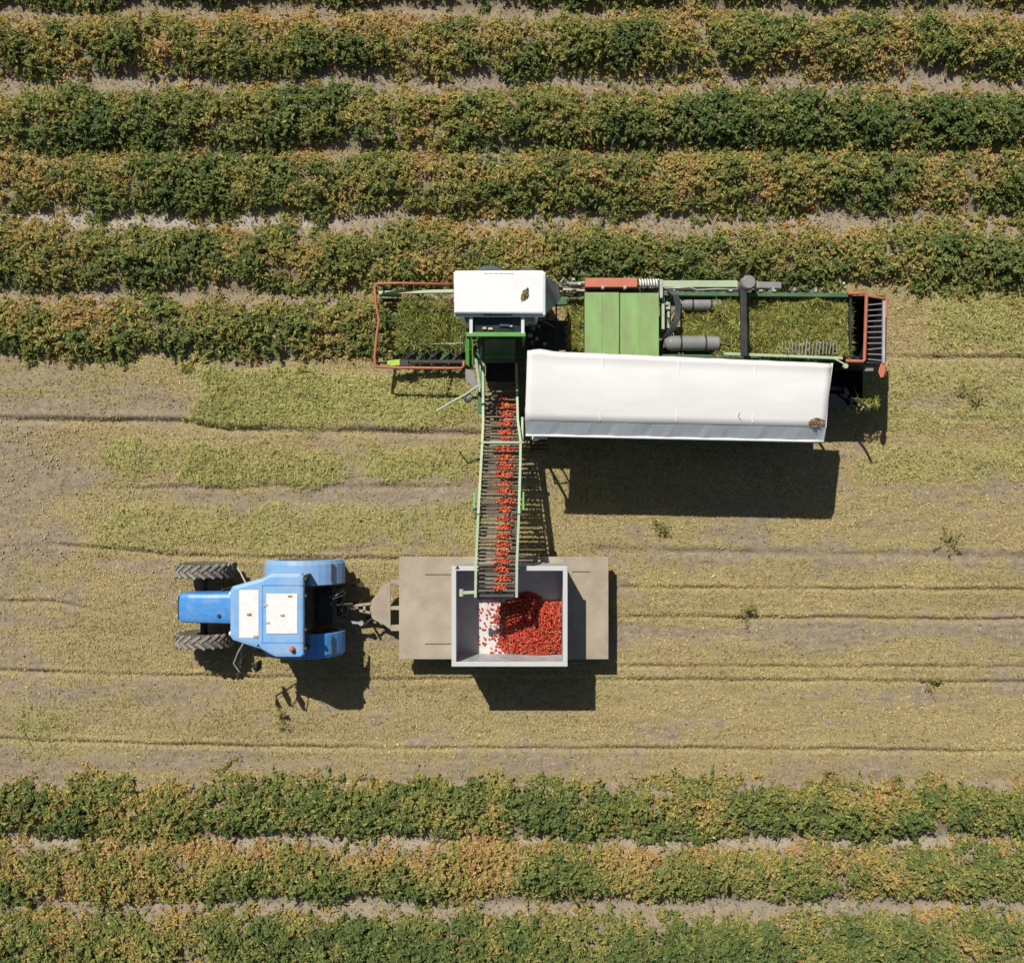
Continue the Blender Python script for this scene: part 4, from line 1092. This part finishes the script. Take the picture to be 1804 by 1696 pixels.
for k in range(11):
    x, y, z = P(1542, 536 + k * 9.8, 2.06)
    inst('rake_tine', tn, (x, y, 2.06), hv, rot=(0, R(random.uniform(-8, 8)), R(random.uniform(-7, 7))))
cxa, cya = XY(1497, 521, 2.03); cxb, cyb = XY(1559, 640, 2.03)
for (xa, ya, xb, yb) in ((cxa, cya - .04, cxb, cya), (cxa, cyb, cxb, cyb + .04), (cxa, cyb + .042, cxa + .04, cya - .042), (cxb - .04, cyb + .042, cxb, cya - .042)):
    b = MB(); b.box(xa, ya, .45, xb, yb, 2.03); obj('shade_chute_wall', b, M_black, hv)  # closed walls added to darken the rear and cast a solid shadow
b = MB(); b.box(cxa, cyb, .36, cxb, cya, .44); obj('shade_chute_floor', b, M_black, hv)  # deep floor of the added shade box
b = MB(); b.bar((7.3, 2.8, .85), (7.3, 4.3, .85), .1, .12); obj('rear_beam', b, M_black, hv)
b = MB(); b.bar((7.0, 2.0, .9), (7.9, 2.0, .9), .08, .1); obj('rear_beam', b, M_black, hv)
b = MB(); b.tube([(7.9, 2.0, 1.0), (8.1, 1.75, 1.5), (8.15, 1.6, 1.7)], .03, 6); obj('tow_strut', b, M_black, hv)
b = MB(); b.box(7.05, 1.72, .95, 8.20, 2.60, 1.08); b.bar((7.1, 2.5, 1.0), (7.1, 3.2, 1.0), .08, .1); obj('added_shadow_slab', b, M_shade_black, hv)  # added slab that extends the dark ground shadow behind the canopy
# vines riding on the bed (separate, they rest on the machine)
def vine_load(name, n, u0, u1, v0, v1, z0, z1, label, green=0.0):
    u = rng.uniform(u0, u1, n); v = rng.uniform(v0, v1, n)
    hgt = z0 + (z1 - z0) * np.clip(fbm(u / 26, v / 26, 33, 4) * 1.5 - .25, 0, 1)
    z = hgt - rng.uniform(0, 1, n) ** 2 * .22
    s = S0 * H / (H - z)
    c = np.stack([(u - 902) / s, (848 - v) / s, z], 1)
    nr = norm(np.array([0, 0, 1.]) + rng.normal(0, .42, (n, 3)))
    pal = np.array([[.40, .41, .115], [.30, .34, .085], [.52, .49, .18], [.19, .24, .06], [.46, .36, .13], [.58, .55, .25]])
    pal = pal * (1 - green) + np.array([[.15, .23, .06], [.20, .27, .07], [.28, .32, .09], [.12, .19, .05], [.34, .33, .10], [.24, .29, .08]]) * green
    col = 1.22 * pal[rng.choice(6, n, p=[.28, .22, .17, .15, .12, .06])] * rng.uniform(.7, 1.2, (n, 1))
    me = leaves_mesh(name, c, nr, rng.uniform(.10, .42, n), rng.uniform(.009, .024, n), col, M_straw, fold=.1)
    o = bpy.data.objects.new(name, me); COL.objects.link(o); o['kind'] = 'stuff'; o['label'] = label
vine_load('carried_vines', 19000, 1262, 1497, 524, 626, 1.78, 2.08, 'tangled yellow green vines riding on the rear bed of the harvester')
vine_load('carried_vines', 2600, 1205, 1290, 545, 600, 1.68, 1.9, 'vine tangle beside the grey air tanks of the harvester')
vine_load('spread_vines', 130, 1508, 1548, 690, 718, 1.09, 1.14, 'small leafy vine scrap lying in the shade behind the long canopy')
vine_load('gathered_vines', 1300, 700, 822, 526, 618, .50, .80, 'fresh green vines gathered between the orange guard and the harvester cab', green=.45)
vine_load('lifted_vines', 1800, 1002, 1030, 528, 612, 1.35, 1.7, 'yellowish vine clump between the cab shade and the green lids')

# canopy: a canvas skin over frames
def canopy():
    NU, NV = 48, 14
    TL, TR, BR, BL = (929, 617), (1466, 640), (1454, 752), (925, 741)
    prof = [(0, 2.62), (.02, 2.80), (.05, 2.86), (.09, 2.83)] + [(.09 + .91 * k / 8, 2.83 + .05 * math.sin(PI * k / 8) - .02 * k / 8) for k in range(1, 9)]
    top = []
    for (t, h) in prof:
        rowp = []
        for i in range(NU + 1):
            s = i / NU
            u = (TL[0] * (1 - s) + TR[0] * s) * (1 - t) + (BL[0] * (1 - s) + BR[0] * s) * t
            v = (TL[1] * (1 - s) + TR[1] * s) * (1 - t) + (BL[1] * (1 - s) + BR[1] * s) * t
            if t < .1: v += .45 * math.sin(i * 1.3) * math.sin(i * .37) - (3.5 if i == 2 else 2 if i in (1, 3) else 0)
            hh = h + .0025 * math.sin(i * .55 + t * 3) + .0012 * math.sin(i * 2.3 - t * 7)
            rowp.append(P(u, v, hh))
        top.append(rowp)
    mb = MB()
    vs = [p for r2 in top for p in r2]; n1 = NU + 1
    vs2 = [(x, y, z - .02) for x, y, z in vs]
    fs = []
    m2 = len(top)
    for j in range(m2 - 1):
        for i in range(NU):
            a = j * n1 + i
            fs.append((a, a + 1, a + 1 + n1, a + n1))
            o2 = len(vs); fs.append((o2 + a, o2 + a + n1, o2 + a + 1 + n1, o2 + a + 1))
    o2 = len(vs)
    per = [i for i in range(n1)] + [j * n1 + NU for j in range(1, m2)] + [(m2 - 1) * n1 + i for i in range(NU - 1, -1, -1)] + [j * n1 for j in range(m2 - 2, 0, -1)]
    for a, b in zip(per, per[1:] + per[:1]):
        fs.append((a, o2 + a, o2 + b, b))
    mb.add(vs + vs2, fs)
    co = obj('canopy', mb, M_tarp, hv, smooth=True)
    # steep front flap in shade and its pale hem
    fl = MB(); N = 40; lo = []
    for i in range(N + 1):
        s = i / N
        ut, vt = BL[0] + (BR[0] - BL[0]) * s, BL[1] + (BR[1] - BL[1]) * s
        ub, vb = 926 + (1451 - 926) * s, 765 + (776 - 765) * s
        w = .012 * math.sin(i * 1.1) + .006 * math.sin(i * 2.7)
        a, b = P(ut, vt + .6, 2.80), P(ub, vb, 2.55 + w)
        lo.append([a, (a[0], a[1] + .02, a[2] - .03), (b[0], b[1] + .02, b[2]), b])
    fl.loft(lo); obj('front_flap', fl, M_flap, co)
    hm = MB(); hm.tube([P(926 + 525 * i / 20, 766.5 + 11 * i / 20, 2.54) for i in range(21)], .03, 6); obj('hem', hm, M_white, co, smooth=True)
    ed = MB(); ed.tube([P(1466, 640, 2.78), P(1458, 700, 2.84), P(1454, 752, 2.78), P(1450, 776, 2.54)], .025, 6); obj('hem', ed, M_white, co)
    # posts and ridge frame below
    for u in (935, 1060, 1190, 1320, 1445):
        f = (u - 925) / 530
        p = MB(); v0 = 628 + 22 * f; v1 = 745 + 8 * f
        a, b = P(u, v0, 2.72), P(u, v1, 2.72)
        p.bar((a[0], a[1], 1.05), (a[0], a[1], 2.72), .05, .05); p.bar((b[0], b[1], 1.05), (b[0], b[1], 2.70), .05, .05); p.bar((a[0], a[1], 2.70), (b[0], b[1], 2.68), .05, .04)
        obj('canopy_frame', p, M_steel, co)
    return co
can = canopy()
for f in (.25, .5, .75):
    a = MB(); u_ = 929 + 537 * f; a.bar(P(u_, 622 + 23 * f, 2.853), P(u_ - 6, 738 + 9 * f, 2.838), .018, .014); obj('canopy_seam', a, M_tarp, can)
a = MB(); a.tube([P(1303, 726, 2.87), P(1300, 732, 2.865), P(1305, 738, 2.86)], .008, 5); obj('torn_thread', a, M_tarpgrey, can)
pf = MB(); pf.box(.30, 1.05, .98, 6.9, 2.85, 1.05); pfo = obj('sorting_platform', pf, M_grey, hv)
sb = MB(); sb.box(.6, 1.75, 1.06, 6.7, 2.35, 1.75); obj('sorting_belt', sb, M_dkgreen, hv)
ls = MB(); ls.box(.3, 1.06, .55, 6.9, 1.14, .978); obj('platform_skirt', ls, M_dkgreen, hv)
rl = MB(); rl.tube([(.30, 1.55, 1.06), (.30, 1.55, 1.65), (.42, 1.10, 1.65), (.80, 1.08, 1.6), (.80, 1.08, 1.06)], .022, 6); obj('platform_rail', rl, M_black, hv)
ld = MB()
for x in (.42, .82): ld.tube([(x, 1.0, 1.0), (x + .05, .72, .15)], .02, 6)
for k in range(3): ld.tube([(.43 + .012 * k, .95 - .09 * k, .85 - .25 * k), (.83 + .012 * k, .95 - .09 * k, .85 - .25 * k)], .018, 6)
obj('ladder', ld, M_black, hv)
b = MB(); x, y = XY(943, 768, 2.2); b.lathe((x, y, 2.2), (0, -1, .35), [(-.08, .06), (0, .075), (.09, .075), (.10, .05)], 14); b.box(x + .06, y - .06, 2.12, x + .24, y + .06, 2.24); obj('canopy_lamp', b, M_panelw, can, bevel=.01)

# leaf litter lying on the roofs
def debris(name, u, v, h, ru, rv, n, label, seed):
    g = np.random.default_rng(seed)
    x, y, z = P(u, v, h)
    a = g.uniform(0, 2 * PI, n); q = np.sqrt(g.uniform(0, 1, n))
    c = np.stack([np.cos(a) * q * ru / 80 + .35 * np.sin(a) * q * rv / 80, np.sin(a) * q * rv / 80, g.uniform(.004, .03, n) * (1.2 - q)], 1)
    pal = np.array([[.33, .23, .11], [.25, .17, .08], [.42, .33, .18], [.20, .15, .09]])
    me = leaves_mesh(name, c, norm(np.array([0, 0, 1.]) + g.normal(0, .35, (n, 3))), g.uniform(.07, .15, n), g.uniform(.035, .08, n), pal[g.integers(0, 4, n)], M_straw)
    o = bpy.data.objects.new(name, me); COL.objects.link(o); o.location = (x, y, z)
    o['label'] = label; o['category'] = 'leaf litter'
debris('leaf_clump', 1438, 744, 2.825, 13, 7, 80, 'brown dry leaf clump on the lower right corner of the long canopy', 3)
debris('leaf_clump', 925, 520, ZC + .012, 4.5, 9, 40, 'small brown leaf clump lying on the white cab roof', 4)

# ------------------------------------------------------------------ discharge elevator (part of the harvester)
PATH = [(640, 1.15), (700, 1.22), (777, 1.55), (905, 2.38), (990, 2.46), (1052, 2.50)]
def elev_h(v): return float(np.interp(v, [p[0] for p in PATH], [p[1] for p in PATH]))
def rail_u(v, side):
    if side < 0: return float(np.interp(v, [600, 740, 780, 905, 990, 1052], [851, 851, 849.5, 842.5, 838.5, 837.5]))
    return float(np.interp(v, [600, 740, 780, 905, 990, 1052], [909, 912, 917.5, 914, 910.5, 910]))
VS = [640, 700, 740, 777, 820, 862, 904.5]
VS2 = [906.5, 950, 990, 1020, 1052]
bel = MB(); 
el = MB(); el.bar(P(849, 779, elev_h(779) + .14), P(922, 779, elev_h(779) + .14), .05, .06)
elo = obj('discharge_elevator', el, M_palegreen, hv)
for side in (-1, 1):
    for vs in (VS, VS2):
        for (dz, w, t, m_, nm) in ((.10, .055, .05, M_palegreen, 'elevator_rail'), (-.10, .045, .30, M_dkgreen, 'side_plate')):
            mb = MB(); w2 = w
            pts = [P(rail_u(v, side) + (0 if dz > 0 else side * .0), v, elev_h(v) + (.12 if dz > 0 else .0)) for v in vs]
            if nm == 'side_plate': pts = [(x, y, z - .07) for x, y, z in [P(rail_u(v, side), v, elev_h(v) + .0) for v in vs]]
            loops = []
            for (x, y, z) in pts:
                tt = .05 if nm == 'elevator_rail' else .26
                loops.append([(x - w / 2, y, z - tt / 2), (x + w / 2, y, z - tt / 2), (x + w / 2, y, z + tt / 2), (x - w / 2, y, z + tt / 2)])
            mb.loft(loops); obj(nm, mb, m_, elo)
# cross bars, hinges, end roller
for v, m_ in ((905, M_black),):
    for side in (-1, 1):
        a = MB(); a.lathe((*XY(rail_u(v, side), v, elev_h(v)), elev_h(v)), (1, 0, 0), [(-.06, .13), (.06, .13)], 14); obj('hinge', a, M_black, elo)
for (side, v0, v1) in ((-1, 868, 897), (1, 868, 900), (1, 736, 777)):
    a = MB(); u = 835.5 if side < 0 else (921.5 if v0 > 800 else 920); a.bar(P(u, v0, elev_h(v0) - .05), P(u, v1, elev_h(v1) - .05), .05, .10); obj('side_bracket', a, M_green if v0 > 800 else M_palegreen, elo)
a = MB(); a.tube([P(842, 1050, 2.44), P(906, 1050, 2.44)], .07, 12); obj('end_roller', a, M_black, elo)
a = MB(); a.bar(P(812, 1044, 2.44), P(836, 1043, 2.44), .07, .07); a.lathe(P(813, 1044, 2.44), (0, 1, 0), [(-.08, .05), (.08, .05)], 10); obj('drive_stub', a, M_palegreen, elo, bevel=.01)
# lower truss that carries the belt
a = MB()
for side in (-1, 1):
    a.tube([(*XY(rail_u(v, side) * .97 + 879 * .03, v, elev_h(v) - .45), elev_h(v) - .45) for v in (700, 777, 905, 975)], .025, 6)
for v in (720, 777, 840, 905, 970):
    a.tube([P(852, v, elev_h(v) - .44), P(905, v, elev_h(v) - .44)], .018, 6)
    for side in (-1, 1): a.tube([P(rail_u(v, side) * .97 + 879 * .03, v, elev_h(v) - .45), P(rail_u(v + 20, side), v + 20, elev_h(v + 20) - .1)], .016, 6)
obj('truss', a, M_dkgreen, elo)
# slats of the belt: dark bars, every second one a taller flight
slat_a = MB().box(-.5, -.016, -.012, .5, .016, .012).mesh('slat', mat('belt_bar', (.07, .062, .05), .7, var=.2, dirt=(.2, .165, .12), dirt_amt=.6, dirt_scale=3))
slat_b = MB().box(-.5, -.014, -.012, .5, .014, .055).mesh('slat', mat('belt_flight', (.20, .165, .12), .7, var=.2, dirt=(.22, .18, .12), dirt_amt=.5))
slat_c = MB().box(-.5, -.024, -.014, .5, .024, .014).mesh('slat', mat('muddy_slat', (.36, .30, .22), .85, var=.25, dirt=(.07, .06, .05), dirt_amt=.6, dirt_scale=4))
v = 690.0; k = 0
FL = []
while v < 1047:
    h = elev_h(v); l, r2 = P(rail_u(v, -1) + 2.5, v, h), P(rail_u(v, 1) - 2.5, v, h)
    sl_ = (elev_h(v + 5) - elev_h(v - 5)) / (10 / 77)
    inst('slat', slat_b if k % 2 == 0 else slat_a, ((l[0] + r2[0]) / 2, l[1], h), elo, rot=(-math.atan(sl_), 0, 0), scale=(r2[0] - l[0], 1, 1))
    if k % 2 == 0: FL.append((v, h))
    k += 1; v += 7.6
v = 700.0
while v < 1044:             # return run of the belt below
    h = elev_h(v) - .30; l, r2 = P(rail_u(v, -1) + 3.5, v, h), P(rail_u(v, 1) - 3.5, v, h)
    sl_ = (elev_h(v + 5) - elev_h(v - 5)) / (10 / 77)
    inst('slat', slat_c, ((l[0] + r2[0]) / 2, l[1], h), elo, rot=(-math.atan(sl_), 0, 0), scale=(r2[0] - l[0], 1, 1))
    v += 6.4
# tomatoes riding behind each flight
stuff = []
made = 0
for i, (v, h) in enumerate(FL):
    if v < 692: continue
    cu = 892 - 9 * max(0, min(1, (v - 800) / 250)); cu += random.uniform(-2, 2)
    hwu = random.uniform(12, 19)
    npc = random.randint(44, 74) if v > 715 else 26
    for j in range(npc):
        u = cu + max(-1, min(1, random.gauss(0, .48))) * hwu; vv = v - 1.0 - 9.5 * random.random() ** 1.4
        hz_ = elev_h(vv) + .045 + (0.045 if random.random() < .4 else 0)
        x, y, z = P(u, vv, hz_)
        if made < 80 and random.random() < .16:
            tomato(x, y, z + .012, random.uniform(.021, .030), 'ripe red tomato riding up the slatted discharge elevator', 'tomatoes on the elevator slats'); made += 1
        else: stuff.append((x, y, z))
stuff = np.array(stuff)
cols = np.array([[.58, .07, .025], [.46, .04, .018], [.62, .17, .045], [.52, .32, .08]])[rng.choice(4, len(stuff), p=[.48, .26, .2, .06])] * rng.uniform(.85, 1.15, (len(stuff), 1))
o = bpy.data.objects.new('tomato_stream', balls_mesh('tomato_stream', stuff, rng.uniform(.018, .030, len(stuff)), cols, M_tomstuff, 1)); COL.objects.link(o)
o['kind'] = 'stuff'; o['label'] = 'stream of ripe red tomatoes on the slats of the discharge elevator'
